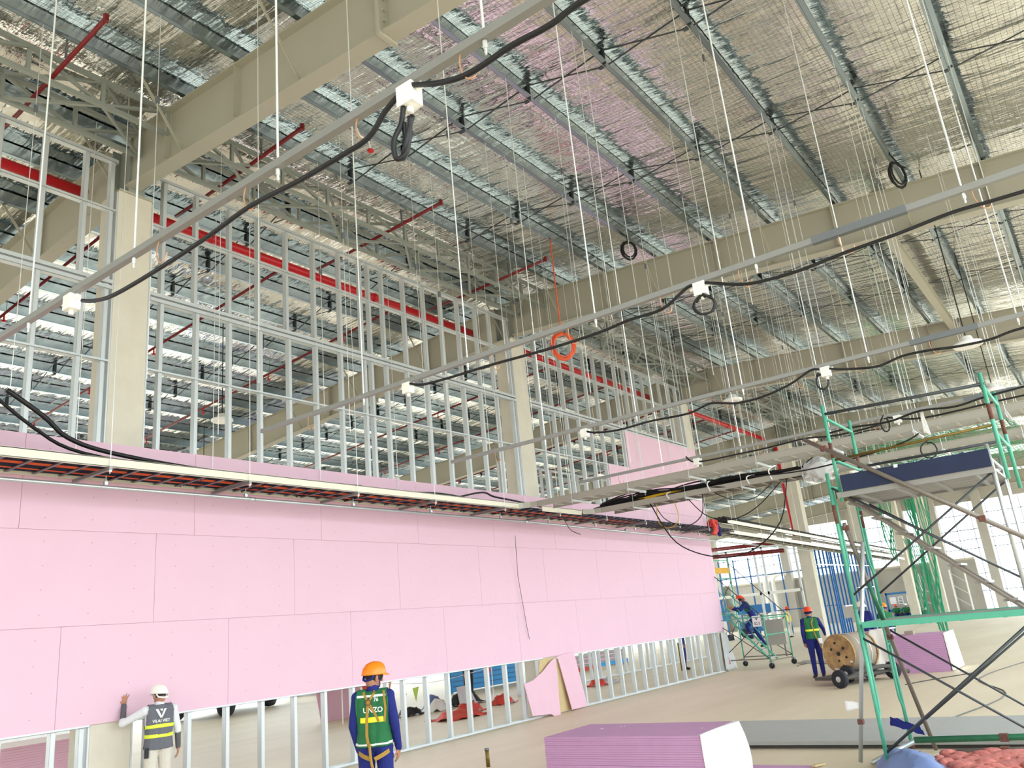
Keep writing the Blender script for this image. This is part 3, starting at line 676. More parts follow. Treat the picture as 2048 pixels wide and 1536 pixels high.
# ------------------------------------------------------------------ free hanging rods waiting for services
rr = random.Random(21); k = 0
GR = 'free hanging threaded rods'
def free_rod(x, y, zb, cpl, lab):
    t = thing('threaded_rod', lab, 'rod', (x, y, zb), 0, 'free rods: ' + lab.split('from the roof ')[1])
    b = MB(); rod(b, 0, 0, 0, zr(y) - zb + 0.02, 0.0045, 5); b.build('shaft', 'rod_steel', t)
    if cpl:
        b = MB(); b.box(-0.022, 0.022, -0.015, 0.015, cpl, cpl + 0.10); b.build('coupler', 'galv_dark', t)
WR = ['between the second and third lighting channels', 'left of the grey empty cable ladder', 'over the grey empty cable ladder', 'past the heaped cable ladder', 'over the right end of the pink wall',
      'over the gap past the pink wall', 'above the scaffold tower', 'right of the heaped cable ladder']
for q, (xa, ya, dx, dy, nx, ny, zb) in enumerate([(9.6, 6.88, 1.15, 1.322, 3, 2, 5.2), (12.4, 8.2, 0.9, -1.322, 2, 4, 4.9), (15.3, 6.88, 0.75, -1.322, 2, 3, 5.6), (19.0, 8.2, 0.7, -1.322, 4, 3, 5.4), (22.4, 6.88, 0.8, -1.322, 3, 3, 5.0),
                                    (27.5, 8.2, 0.9, -1.322, 4, 3, 5.6), (12.2, 2.91, 0.5, -1.322, 2, 2, 5.8), (17.9, 2.91, 0.6, -1.322, 3, 3, 5.3)]):
    for i in range(nx):
        for j in range(ny):
            if rr.random() < 0.12: continue
            free_rod(xa + dx * i + rr.uniform(-.15, .15), ya + dy * j - 0.035, zb + rr.uniform(-0.5, 0.7), rr.choice([0, 0, 0, 0, 2.1, 2.6, 3.2]), 'thin free threaded rod hanging from the roof ' + WR[q])
for i, (x, y, zb) in enumerate([(3.75, 9.485, 5.0), (4.6, 8.163, 4.9), (5.1, 6.841, 4.6), (6.4, 9.485, 4.8), (7.6, 8.163, 4.7), (8.3, 9.485, 5.4), (9.2, 8.163, 5.3), (10.2, 6.841, 4.8), (7.0, 5.52, 4.9), (9.8, 5.52, 5.0), (8.2, 4.197, 5.3), (11.2, 4.197, 5.2), (9.4, 2.875, 5.4), (11.0, 1.553, 5.2)]):
    free_rod(x, y, zb, rr.choice([2.4, 3.0, 0, 3.6]), 'single thin free rod hanging from the roof before the stud wall, %s from the camera' % ORD[i])

t = thing('tie_beam', 'beige tie beam running between the second and third rafters at the right', 'beam', (15.97, 2.28, 9.0))
b = MB(); b.box(0, 9.96, -0.09, 0.09, -0.01, 0.0); b.build('flange', 'beam_paint', t)
b = MB(); b.box(0, 9.96, -0.005, 0.005, 0.0, 0.2); b.build('web', 'beam_paint', t)
b = MB(); b.box(0, 9.96, -0.09, 0.09, 0.2, 0.21); b.build('flange', 'beam_paint', t)
t = thing('flexible_dropper', 'white flexible hose with a red sprinkler cap under the nearest purlins', 'sprinkler', (7.98, 8.17, 9.83))
b = MB(); b.tube(spline([(0, 0, 0.03), (0.06, -0.02, -0.12), (0.25, 0, -0.1), (0.3, 0, -0.25)], 5), 0.016, 6); b.build('hose', 'white_plastic', t, True)
b = MB(); b.ell((0.3, 0, -0.28), (0.06, 0.06, 0.035), 10, 6); b.build('cap', 'red_paint', t, True)
# ------------------------------------------------------------------ near green frame scaffold
def clamp(b, p, s=0.04): b.box(p[0]-s, p[0]+s, p[1]-s, p[1]+s, p[2]-s*0.9, p[2]+s*0.9)
def h_frame(name, lab, x0, x1, y, z0, z1, col, inner=True, rust=()):
    t = thing(name, lab, 'scaffold', (x0, y, z0), 0, 'green scaffold frames'); w = x1 - x0; h = z1 - z0
    for xx in (0, w):
        b = MB(); b.tube([(xx, 0, 0), (xx, 0, h)], 0.0215, 10); p = b.build('upright', col, t, True)
        for (ra, rb) in rust:
            b = MB(); b.tube([(xx, 0, h * ra), (xx, 0, h * rb)], 0.0225, 10); b.build('rust_band', 'rust', p, True)
    b = MB(); b.tube([(0, 0, h - 0.16), (w, 0, h - 0.16)], 0.02, 10); b.build('top_bar', col, t, True)
    if inner:
        for s in (1, -1):
            xa = 0 if s > 0 else w
            b = MB(); b.tube(spline([(xa + s * 0.13, 0, h - 0.16), (xa + s * 0.13, 0, h * 0.62), (xa + s * 0.12, 0, h * 0.36), (xa + s * 0.07, 0, h * 0.3), (xa, 0, h * 0.24)], 4), 0.014, 8); b.build('inner_tube', col, t, True)
            b = MB(); b.tube([(xa, 0, h * 0.72), (xa + s * 0.13, 0, h * 0.72)], 0.01, 6); b.build('spacer', col, t)
    else:
        b = MB(); b.tube([(0, 0, h * 0.42), (w, 0, h * 0.42)], 0.02, 10); b.build('middle_bar', col, t, True)
    return t
SG = 'scaffold_green'
h_frame('frame_scaffold', 'green scaffold frame standing on the floor, lower left of the scaffold tower', 10.0, 11.22, 2.58, 0.10, 1.70, SG)
h_frame('frame_scaffold', 'green scaffold frame on top of the lower left one', 10.0, 11.22, 2.58, 1.705, 3.28, SG, True, ((0.62, 0.76),))
h_frame('frame_scaffold', 'grey green scaffold frame at floor level on the right of the tower', 10.0, 11.22, 0.88, 0.10, 1.70, 'silver_tube')
h_frame('frame_scaffold', 'grey scaffold frame in the middle lift on the right of the tower', 10.0, 11.22, 0.88, 1.705, 3.28, 'silver_tube')
h_frame('frame_scaffold', 'green topmost scaffold frame with rust bands, left of the navy toe board', 10.0, 11.22, 2.47, 2.93, 4.10, SG, False, ((0.44, 0.6),))
h_frame('frame_scaffold', 'green topmost scaffold frame with rust bands, right of the navy toe board', 10.0, 11.22, 0.76, 2.88, 4.06, SG, False, ((0.55, 0.7),))
def deck(lab, z, ya, yb, edge):
    t = thing('scaffold_deck', lab, 'platform', (9.96, ya, z), 0, 'scaffold decks'); L = ya - yb
    for k in range(5):
        x = 0.03 + k * 0.245; b = MB(); b.box(x, x + 0.225, -L, 0, -0.03, 0.0); b.build('plank', 'deck_steel', t)
    b = MB(); b.box(-0.02, 0.02, -L, 0, -0.055, 0.01); b.build('edge_beam', edge, t)
    b = MB(); b.box(1.25, 1.29, -L, 0, -0.055, 0.01); b.build('edge_beam', edge, t)
    for k in range(4):
        y = -L * (k + 0.5) / 4; b = MB(); b.box(0, 1.27, y - 0.02, y + 0.02, -0.06, -0.03); b.build('cross_bar', edge, t)
deck('working deck of the scaffold tower at waist height with a green edge beam', 1.555, 2.53, 0.92, SG)
deck('upper working deck of the scaffold tower behind the navy toe board', 3.02, 2.5, 0.86, 'deck_steel')
t = thing('toe_board', 'long navy toe board along the upper scaffold deck', 'board', (9.93, 2.42, 3.03))
b = MB(); b.box(-0.012, 0.012, -1.55, 0, 0.0, 0.19); b.build('panel', 'toe_navy', t)
for y in (-0.25, -0.62, -0.9, -1.3):
    b = MB(); b.box(-0.02, 0.02, y - 0.02, y + 0.02, 0.165, 0.20); b.build('tape', 'paper' if y in (-0.62,) else 'toe_navy', t)
def pole(name, lab, p, q, r, mt, cat='tube', clamps=(), group=None, mid=None):
    p, q = Vector(p), Vector(q); t = thing(name, lab, cat, p, 0, group); d = q - p
    b = MB(); b.tube([(0, 0, 0), d], r, 10); b.build('tube', mt, t, True)
    if mid:
        b = MB(); b.tube([d * mid[0], d * mid[1]], r * 1.02, 10); b.build('painted_band', mid[2], t, True)
    for u in clamps:
        b = MB(); c = d * u; clamp(b, c, r * 1.25); b.bar(c + Vector((-0.05, 0.02, 0)), c + Vector((0.05, -0.02, 0)), 0.015, 0.022); b.build('coupler', 'rust', t)
    return t
pole('scaffold_tube', 'long grey brown scaffold tube sloping across the navy toe board', (9.9, 2.74, 3.72), (9.9, 0.62, 2.16), 0.027, 'brown_tube', clamps=(0.1, 0.78))
pole('scaffold_tube', 'brown outrigger tube with a green band leaning from the left frame to the floor', (10.06, 2.52, 2.68), (11.3, 2.34, 0.03), 0.025, 'brown_tube', clamps=(0.02, 0.5), mid=(0.25, 0.45, 'scaffold_dark_green'))
pole('scaffold_tube', 'silver prop standing on the floor left of the scaffold tower', (10.4, 2.98, 0.04), (10.15, 2.38, 2.45), 0.024, 'silver_tube', clamps=(0.18,))
pole('guard_rail', 'dark top guard rail between the topmost scaffold frames', (10.0, 2.47, 3.99), (10.0, 0.74, 3.93), 0.019, 'brace_dark', 'rail')
pole('guard_rail', 'rusty yellow guard rail below the top one on the scaffold', (10.0, 2.47, 3.42), (10.0, 0.76, 3.47), 0.015, 'brass', 'rail')
pole('guard_rail', 'dark rear guard rail of the scaffold over the far edge of the deck', (11.22, 2.47, 3.46), (11.22, 0.76, 3.46), 0.018, 'brace_dark', 'rail')
tag(MB().tube(spline([(11.24, 2.75, 3.99), (11.24, 2.45, 4.0), (11.22, 2.0, 3.97), (11.2, 1.6, 4.02), (11.2, 1.2, 3.98), (11.2, 0.85, 4.02), (11.2, 0.3, 4.05)], 5), 0.014, 6).build('power_cable', 'black_cable', None, True), 'black cable lying along the top of the scaffold rails', 'cable')
tag(MB().tube(spline([(11.9, 4.2, 3.72), (11.9, 3.4, 3.66), (11.9, 2.6, 3.70), (11.9, 2.0, 3.78), (11.9, 1.78, 3.86)], 5), 0.011, 6).build('power_cable', 'black_cable', None, True), 'thin black cable swinging up behind the navy toe board', 'cable')
CB = 'scaffold cross braces'
for lab, p, q, r in [('thin grey cross brace rising right in the middle lift, front of the tower', (10.0, 2.58, 1.86), (10.0, 0.90, 2.97), 0.0125),
                     ('thin grey cross brace rising right in the middle lift, rear of the tower', (11.22, 2.56, 1.86), (11.22, 0.90, 2.98), 0.0125),
                     ('thin blue grey brace falling right in the middle lift, front of the tower', (10.0, 2.56, 3.1), (10.0, 0.90, 1.88), 0.0125),
                     ('thin blue grey brace falling right in the middle lift, rear of the tower', (11.22, 2.56, 3.05), (11.22, 0.90, 1.80), 0.0125),
                     ('thin cross brace falling right under the waist deck, front of the tower', (10.0, 2.58, 1.40), (10.0, 0.90, 0.22), 0.013),
                     ('thin cross brace falling right under the waist deck, rear of the tower', (11.22, 2.58, 1.44), (11.22, 0.90, 0.20), 0.0125),
                     ('thicker dark brace rising right under the waist deck, front of the tower', (10.0, 2.58, 0.20), (10.0, 0.90, 1.44), 0.016),
                     ('thin cross brace rising right under the waist deck, rear of the tower', (11.22, 2.58, 0.22), (11.22, 0.90, 1.42), 0.0125)]:
    pole('cross_brace', lab, p, q, r, 'brace_dark', 'brace', (), CB)
# stair between the decks
t = thing('scaffold_stair', 'worn steel scaffold stair slanting from the upper deck down to the waist deck', 'stair', (10.28, 2.55, 3.05)); E_ = Vector((0, -1.62, -1.52))
for xx in (0.0, 0.09, 0.36, 0.45):
    b = MB(); b.bar((xx, 0, 0), Vector((xx, 0, 0)) + E_, 0.028, 0.05, (1, 0, 0)); b.build('stringer', 'brown_tube', t)
for k in range(7):
    c = E_ * ((k + 0.6) / 7.2); b = MB(); b.box(0.0, 0.45, c.y - 0.07, c.y + 0.07, c.z - 0.012, c.z + 0.012); b.build('tread', 'deck_steel', t)
for xx in (0.02, 0.43):
    b = MB(); b.tube(spline([(xx, -0.02, -0.02), (xx, 0.06, 0.06), (xx, 0.05, -0.05)], 4), 0.02, 6); b.build('hook', 'brass', t)
# base: jacks, ties, blue rag, pipes
for i, (x, y, lab) in enumerate([(10.0, 2.58, 'near left'), (11.22, 2.58, 'far left'), (10.0, .88, 'near right'), (11.22, .88, 'far right')]):
    t = thing('base_jack', 'screw jack with plate under the %s scaffold leg' % lab, 'jack', (x, y, 0), 0, 'scaffold base jacks')
    b = MB(); b.box(-0.07, 0.07, -0.07, 0.07, 0, 0.012); b.build('plate', 'rust', t)
    b = MB(); b.tube([(0, 0, 0.012), (0, 0, 0.11)], 0.017, 8); b.tube([(0, 0, 0.075), (0, 0, 0.095)], 0.035, 8); b.build('screw', 'rust', t)
for i, (p, q, mt, lab) in enumerate([((10.86, 2.46, 0.2), (11.2, 0.3, 0.2), 'scaffold_dark_green', 'green and grey pipe tied along the foot of the scaffold, upper of two'),
                                 ((10.55, 2.05, 0.12), (10.9, 0.3, 0.12), 'brown_tube', 'grey pipe along the foot of the scaffold, lower of two')]):
    pole('scaffold_tube', lab, p, q, 0.035, mt, clamps=(0.42, 0.62) if i == 0 else (0.3,))
pole('scaffold_tube', 'short pale tube end lying against the left scaffold foot', (11.1, 2.5, 0.16), (10.3, 2.82, 0.05), 0.03, 'silver_tube')
b = MB(); rr = random.Random(4)
def cloth(name, mt, lab, cat, outline, thick, seed, n=14, parent=None, hump=0.0):
    rr = random.Random(seed); vs = []; fs = []
    (x0, y0, z0), (x1, y1, z1), (x2, y2, z2), (x3, y3, z3) = outline
    for i in range(n + 1):
        for j in range(n + 1):
            u, v = i / n, j / n
            p = Vector((x0, y0, z0)).lerp(Vector((x1, y1, z1)), u).lerp(Vector((x3, y3, z3)).lerp(Vector((x2, y2, z2)), u), v)
            f = math.sin(u * 9 + seed) * math.sin(v * 7 + seed * 2) + 0.6 * math.sin(u * 17 - v * 11 + seed)
            p += Vector((rr.uniform(-.2, .2), rr.uniform(-.2, .2), 1)) * (f * thick + hump * math.sin(PI * u) * math.sin(PI * v)); vs.append(p)
    for i in range(n):
        for j in range(n): fs.append((i*(n+1)+j, i*(n+1)+j+1, (i+1)*(n+1)+j+1, (i+1)*(n+1)+j))
    me = bpy.data.meshes.new(name); me.from_pydata(vs, [], fs); me.materials.append(MATS[mt]); me.polygons.foreach_set('use_smooth', [True]*len(fs))
    o = link(name, me, parent); s = o.modifiers.new('thickness', 'SOLIDIFY'); s.thickness = 0.006
    if lab: tag(o, lab, cat)
    return o
cloth('blue_rag', 'navy_cloth', 'dark blue rag tied round the left scaffold leg above the tarpaulin', 'rag', [(11.15, 2.74, 0.42), (11.2, 2.44, 0.30), (11.2, 2.40, 0.20), (11.15, 2.76, 0.33)], 0.015, 3, 8)
cloth('tarpaulin', 'tarp_blue', 'crumpled pale blue tarpaulin at the foot of the scaffold', 'tarpaulin', [(9.3, 2.62, 0.06), (10.75, 2.80, 0.06), (10.5, 2.3, 0.12), (9.2, 1.7, 0.08)], 0.03, 5, 18, None, 0.16)
o = cloth('insulation_batt', 'pink_wool', 'pink mineral wool insulation heaped beside the pipes at the lower right', 'insulation', [(9.4, 2.0, 0.06), (10.62, 2.25, 0.06), (10.75, 0.7, 0.10), (9.3, 1.1, 0.08)], 0.035, 8, 26, None, 0.08)
b = MB()
for k in range(70):
    u, v = R.random(), R.random(); p = Vector((9.5, 2.0, 0.12)).lerp(Vector((10.6, 2.2, .12)), u).lerp(Vector((9.5, 0.9, .12)).lerp(Vector((10.7, .8, .12)), u), v)
    b.ell(p, (R.uniform(.03, .09), R.uniform(.04, .12), R.uniform(.02, .05)), 7, 5)
tag(b.build('wool_tufts', 'pink_wool', o, True), None, kind='stuff')
cloth('white_rag', 'white_plastic', 'white plastic strip hanging over the scaffold guard rail', 'plastic sheet', [(11.24, 1.61, 4.02), (11.24, 1.58, 4.02), (11.2, 1.54, 3.68), (11.2, 1.62, 3.74)], 0.012, 4, 8)
cloth('paper_sheet', 'paper', 'small white paper hanging beside the silver prop at the scaffold', 'paper', [(10.33, 3.0, 0.71), (10.33, 2.845, 0.68), (10.33, 2.845, 0.62), (10.33, 3.01, 0.59)], 0.004, 6, 4)
# green safety netting
def net(name, lab, pts_top, drop, seed, n=22, mm=12, taper=0.5):
    rr = random.Random(seed); P = spline(pts_top, 6); k = len(P); b = MB()
    for j in range(n):
        u = j / (n - 1); p = P[min(int(u * (k - 1)), k - 1)]
        pts = []
        for i in range(mm + 1):
            v = i / mm; c = P[k // 2]
            q = Vector(p).lerp(Vector((c.x, c.y, p.z)), taper * v) + Vector((0, 0.12 * math.sin(v * 5 + u * 8 + seed), -drop * v * (1 - 0.12 * math.sin(u * 7 + seed))))
            pts.append(q + Vector((rr.uniform(-.03, .03), rr.uniform(-.03, .03), 0)))
        b.tube(pts, 0.022, 3, False)
    o = b.build(name, 'net_green'); tag(o, lab, 'net'); return o
net('safety_net', 'green safety net hanging in a bunch in front of the bright opening', [(40, 7.3, 7.6), (40, 6.9, 7.4), (40, 6.3, 7.6)], 7.2, 1, 26, 14, 0.75)
net('safety_net', 'green safety net strand slanting down behind the navy toe board', [(40, 8.6, 7.4), (40, 8.2, 6.6), (40, 7.9, 6.4)], 3.2, 2, 12, 10, 0.8)
net('safety_net', 'green safety net tail trailing beside the low concrete wall', [(44, 8.4, 4.4), (44, 8.1, 4.3), (44, 7.8, 4.2)], 3.6, 3, 16, 10, 0.7)
b = MB()
for i in range(30):
    x = 33 + i * 0.45; b.tube([(x, 7.6, 7.9 + 0.1 * math.sin(i)), (x, 6.2, 7.65 + 0.08 * math.sin(i * 1.7)), (x, 4.9, 7.75), (x, 3.4, 7.5 + 0.1 * math.cos(i)), (x, 2.0, 7.7)], 0.012, 3, False)
for j in range(38):
    y = 7.6 - j * 0.15; b.tube([(33 + i * 1.3, y, 7.78 - 0.12 * math.sin(i * 1.1 + j * 0.5)) for i in range(11)], 0.012, 3, False)
tag(b.build('catch_net', 'net_green'), 'wide green catch net slung flat under the roof beyond the scaffold', 'net')
# ------------------------------------------------------------------ people
def norm_pose(**kw):
    J = dict(pelvis=(0, 0, .93), waist=(0, 0, 1.08), chest=(0, 0.005, 1.27), neck=(0, -.015, 1.44), head=(0, .01, 1.575),
             shL=(-.185, -.01, 1.395), elL=(-.235, -.03, 1.12), wrL=(-.225, .03, .87), hdL=(-.215, .06, .78),
             shR=(.185, -.01, 1.395), elR=(.235, -.03, 1.12), wrR=(.225, .03, .87), hdR=(.215, .06, .78),
             hipL=(-.09, 0, .90), knL=(-.105, .02, .49), anL=(-.11, -.02, .085), toL=(-.13, .13, .035),
             hipR=(.09, 0, .90), knR=(.105, .02, .49), anR=(.11, -.02, .085), toR=(.13, .13, .035), face=(0, 1, 0))
    J.update(kw); return {k: Vector(v) for k, v in J.items()}
def person(label, loc, rz, J, cols, vox=0.02, fingers=None, helmet='orange_plastic', vest=None, tape='hi_vis', tape2=None, sleeve=None, group=None, scale=1.0, bend=None):
    """cols: shirt, trousers; one remeshed body, helmet / vest / straps as children"""
    t = thing('person', label, 'person', loc, rz, group); t.scale = (scale,) * 3
    prims = []                                   # (p, q, r1, r2, material slot)
    SKIN, SHIRT, TROU, SHOE, HAIR, SLV = range(6)
    def cap(p, q, r1, r2, s): prims.append((Vector(p), Vector(q), r1, r2, s))
    P = J
    up = (P['neck'] - P['waist']).normalized(); side = (P['shR'] - P['shL']).normalized(); fw = up.cross(side) * -1
    fw = side.cross(up) * -1 if False else up.cross(side); 
    if fw.dot(P['face']) < 0 and abs(fw.dot(P['face'])) > 0.6: fw = -fw
    ells = []
    c = P['chest']
    for s in (-1, 1):
        cap(c + side * s * 0.085 - up * 0.06, c + side * s * 0.10 + up * 0.08, 0.100, 0.090, SHIRT)
        cap(P['waist'] + side * s * 0.065 - up * 0.05, P['waist'] + side * s * 0.07 + up * 0.1, 0.100, 0.100, SHIRT)
        cap(P['pelvis'] + side * s * 0.07 - up * 0.0, P['pelvis'] + side * s * 0.065 + up * 0.09, 0.108, 0.104, TROU)
    cap(c - up * 0.07, c + up * 0.09, 0.105, 0.094, SHIRT); cap(P['waist'] - up * 0.04, P['waist'] + up * 0.1, 0.104, 0.104, SHIRT); cap(P['pelvis'] + up * 0.02, P['pelvis'] + up * 0.09, 0.108, 0.106, TROU)
    cap(P['shL'], P['shR'], 0.066, 0.066, SHIRT); cap(c + up * 0.1, P['neck'], 0.09, 0.064, SHIRT); cap(P['neck'], P['neck'].lerp(P['head'], 0.22), 0.064, 0.064, SHIRT)
    cap(P['neck'] - up * 0.02, P['head'] - (P['head'] - P['neck']) * 0.2, 0.056, 0.052, SKIN)
    h = P['head']; f = P['face'].normalized(); hu = (h - P['neck']).normalized(); hs = f.cross(hu).normalized()
    cap(h - f * 0.02 + hu * 0.03, h + f * 0.025 + hu * 0.03, 0.083, 0.078, HAIR); cap(h + f * 0.02 - hu * 0.02, h + f * 0.045 - hu * 0.06, 0.064, 0.042, SKIN)
    cap(h - f * 0.03 - hu * 0.03, h - f * 0.0 - hu * 0.03, 0.062, 0.065, SKIN)
    cap(h + f * 0.085 + hu * 0.005, h + f * 0.105 - hu * 0.025, 0.012, 0.016, SKIN)
    for s in (-1, 1): cap(h + hs * s * 0.078 - f * 0.01 + hu * 0.012, h + hs * s * 0.083 - f * 0.014 - hu * 0.03, 0.016, 0.011, SKIN)
    for s in 'LR':
        a, e, wr, hd = P['sh' + s], P['el' + s], P['wr' + s], P['hd' + s]
        slv = SLV if sleeve else SHIRT
        cap(a, e, 0.062, 0.050, SHIRT); cap(e, wr, 0.050 if not sleeve else 0.044, 0.036, slv)
        if sleeve: cap(a.lerp(e, .85), e.lerp(wr, .1), 0.05, 0.05, SHIRT)
        d = (hd - wr).normalized(); 
        ax = d.cross(fw); ax = ax.normalized() if ax.length > .1 else side.copy()
        if fingers and s in fingers:
            pn = Vector(fingers[s][0]).normalized(); sp = fingers[s][1]; curl = fingers[s][2]
            lat = d.cross(pn).normalized(); tsgn = fingers[s][3]
            cap(wr, wr + d * 0.02, 0.029, 0.030, SKIN)
            for q in (-0.026, -0.009, 0.009, 0.026): cap(wr + d * 0.015 + lat * q * 0.7, wr + d * 0.082 + lat * q, 0.0145, 0.0125, SKIN)
            for q, ln in ((-1.5, .068), (-.5, .080), (.5, .084), (1.5, .074)):
                b0 = wr + d * 0.082 + lat * q * 0.0175; dd = (d + lat * q * sp).normalized(); k1 = (dd + pn * curl * 0.5).normalized(); k2 = (dd + pn * curl * 1.4).normalized()
                if tsgn > 0: ln = .142 - ln if False else ln
                m1 = b0 + k1 * ln * 0.5; cap(b0 - dd * 0.012, m1, 0.0098, 0.009, SKIN); cap(m1, m1 + k2 * ln * 0.5, 0.009, 0.0078, SKIN)
            tb = wr + d * 0.022 + lat * tsgn * 0.026; td = (d * 0.62 + lat * tsgn * 0.78 + pn * 0.2 * (1 + curl)).normalized()
            cap(tb, tb + td * 0.036, 0.0125, 0.0105, SKIN); cap(tb + td * 0.036, tb + td * 0.036 + (td + d * 0.4).normalized() * 0.03, 0.0102, 0.0085, SKIN)
        else:
            cap(wr, wr + d * 0.075, 0.030, 0.034, SKIN); lat = d.cross(fw).normalized() if d.cross(fw).length > .1 else side
            for q in (-1.5, -.5, .5, 1.5):
                b0 = wr + d * 0.08 + fw * q * 0.018; cap(b0, b0 + d * 0.06 + ax * 0.012, 0.0125, 0.010, SKIN)
            cap(wr + d * 0.03 + fw * 0.03, wr + d * 0.07 + fw * 0.055, 0.013, 0.011, SKIN)
        hp, kn, an, to = P['hip' + s], P['kn' + s], P['an' + s], P['to' + s]
        cap(hp, kn, 0.098, 0.070, TROU); cap(kn, an + (kn - an) * 0.06, 0.070, 0.056, TROU)
        cap(an + Vector((0, 0, -0.02)), an + (an - to) * 0.12 - Vector((0, 0, .03)), 0.043, 0.042, SHOE); cap(an - Vector((0, 0, .02)), to, 0.044, 0.038, SHOE)
    b = MB()
    for (p, q, r1, r2, s) in prims:
        d = q - p; n = 12
        if d.length < 1e-4: d = Vector((0, 0, 1e-4))
        rot = d.to_track_quat('Z', 'Y').to_matrix(); L = d.length; prof = []
        for i in range(5): a = -PI/2 + (PI/2) * i / 4; prof.append((max(r1 * math.cos(a), 1e-4), r1 * math.sin(a)))
        for i in range(5): a = (PI/2) * i / 4; prof.append((max(r2 * math.cos(a), 1e-4), L + r2 * math.sin(a)))
        b.lathe(prof, n, Matrix.Translation(p) @ rot.to_4x4())
    me = bpy.data.meshes.new('body_raw'); me.from_pydata(b.v, [], b.f)
    o = bpy.data.objects.new('body_raw', me); COL.objects.link(o)
    rm = o.modifiers.new('r', 'REMESH'); rm.mode = 'VOXEL'; rm.voxel_size = vox; rm.use_smooth_shade = True
    sm_ = o.modifiers.new('s', 'SMOOTH'); sm_.iterations = 2; sm_.factor = 0.4
    dg = bpy.context.evaluated_depsgraph_get(); me2 = bpy.data.meshes.new_from_object(o.evaluated_get(dg)); bpy.data.objects.remove(o); bpy.data.meshes.remove(me)
    me2.name = 'body'; me2.materials.clear()
    for k in ('skin', cols[0], cols[1], 'shoe_black', 'hair', sleeve or cols[0]): me2.materials.append(MATS[k])
    seg = [(p, (q - p), max((q - p).length_squared, 1e-8), r1, r2, s) for (p, q, r1, r2, s) in prims]; mi = []; tagz = []
    for pl in me2.polygons:
        c = pl.center; best = 9; bs = 0
        for (p, d, L2, r1, r2, s) in seg:
            u = (c - p).dot(d) / L2; u = 0 if u < 0 else 1 if u > 1 else u
            dist = (c - p - d * u).length - (r1 + (r2 - r1) * u)
            if dist < best: best = dist; bs = s
        mi.append(bs)
    me2.polygons.foreach_set('material_index', mi); me2.polygons.foreach_set('use_smooth', [True] * len(mi)); me2.update()
    link('body', me2, t)
    # helmet
    if helmet:
        Mh = Matrix((hs, f, hu)).transposed().to_4x4(); Mh.translation = h + hu * 0.045 - f * 0.005
        b = MB(); prof = [(0.122, -0.012), (0.120, 0.0), (0.116, 0.03), (0.106, 0.065), (0.085, 0.098), (0.055, 0.117), (0.02, 0.125), (0.001, 0.126)]
        b.lathe([(0.108, -0.012)] + prof, 20)
        b.v = [(x * 0.93, y * 1.14, z) for (x, y, z) in b.v]
        n0 = len(b.v); vs = []; fs = []
        for i in range(11):
            a = math.radians(20 + 14 * i); rr_ = 1.0; k = math.sin((a - math.radians(20)) / math.radians(140) * PI)
            ca, sa = math.cos(a), math.sin(a)
            vs += [(0.113 * ca, 0.139 * sa, 0.0), ((0.113 + 0.004) * ca, (0.139) * sa + 0.055 * k, -0.014 - 0.006 * k), (0.113 * ca, 0.139 * sa, -0.012), ((0.113 + 0.004) * ca, 0.139 * sa + 0.055 * k, -0.020 - 0.006 * k)]
        for i in range(10):
            q = i * 4; fs += [(q, q+4, q+5, q+1), (q+2, q+3, q+7, q+6), (q+1, q+5, q+7, q+3)]
        b.add(vs, fs)
        for sx in (-0.035, 0, 0.035): b.tube([(sx, -0.115, 0.045), (sx, -0.085, 0.092), (sx, -0.02, 0.122 - abs(sx) * 0.25), (sx, 0.05, 0.113 - abs(sx) * 0.25), (sx, 0.105, 0.062)], 0.008, 5)
        b.v = [tuple(Mh @ Vector(v)) for v in b.v]
        hm = b.build('helmet', helmet, t, True)
        b = MB(); b.tube([(-0.1, 0.0, -0.01), (-0.082, 0.03, -0.07), (-0.05, 0.055, -0.135), (0, 0.06, -0.155), (0.05, 0.055, -0.135), (0.082, 0.03, -0.07), (0.1, 0, -0.01)], 0.005, 5)
        b.tube([(-0.09, -0.06, -0.015), (-0.075, -0.075, -0.055), (0, -0.1, -0.065), (0.075, -0.075, -0.055), (0.09, -0.06, -0.015)], 0.013, 6)
        b.v = [tuple(Mh @ Vector(v)) for v in b.v]; b.build('chin_strap', 'navy_cloth' if helmet != 'white_helmet' else 'white_plastic', hm, True)
    # vest: body faces of the trunk pushed outward
    bvh = None
    if vest:
        vm, z_lo, z_hi, bands = vest
        def trunk(c):
            u = (c - P['waist']).dot(up); lat_ = abs((c - P['waist']).dot(side)); return u, lat_
        def shell(lo, hi, off, name, mt, par, latmax=0.172, arms=False):
            keep = []; used = {}
            for pl in me2.polygons:
                u, la = trunk(pl.center)
                if lo <= u <= hi and la < latmax - max(0, u - 0.30) * 0.25 and mi[pl.index] in (SHIRT, TROU) : keep.append(pl)
            vs, fs = [], []
            for pl in keep:
                ff = []
                for vi in pl.vertices:
                    if vi not in used:
                        used[vi] = len(vs); v = me2.vertices[vi]; vs.append(v.co + v.normal * off)
                    ff.append(used[vi])
                fs.append(ff)
            m2 = bpy.data.meshes.new(name); m2.from_pydata(vs, [], fs); m2.materials.append(MATS[mt]); m2.polygons.foreach_set('use_smooth', [True] * len(fs))
            o = link(name, m2, par); sd = o.modifiers.new('thickness', 'SOLIDIFY'); sd.thickness = 0.006; sd.offset = 1
            return o, BVHTree.FromPolygons(vs, fs)
        vo, bvh = shell(z_lo, z_hi, 0.010, 'vest', vm, t)
        for (a, c, mt) in bands: shell(a, c, 0.0165, 'reflective_band', mt, vo)
    return t, (P, up, side, fw, bvh)
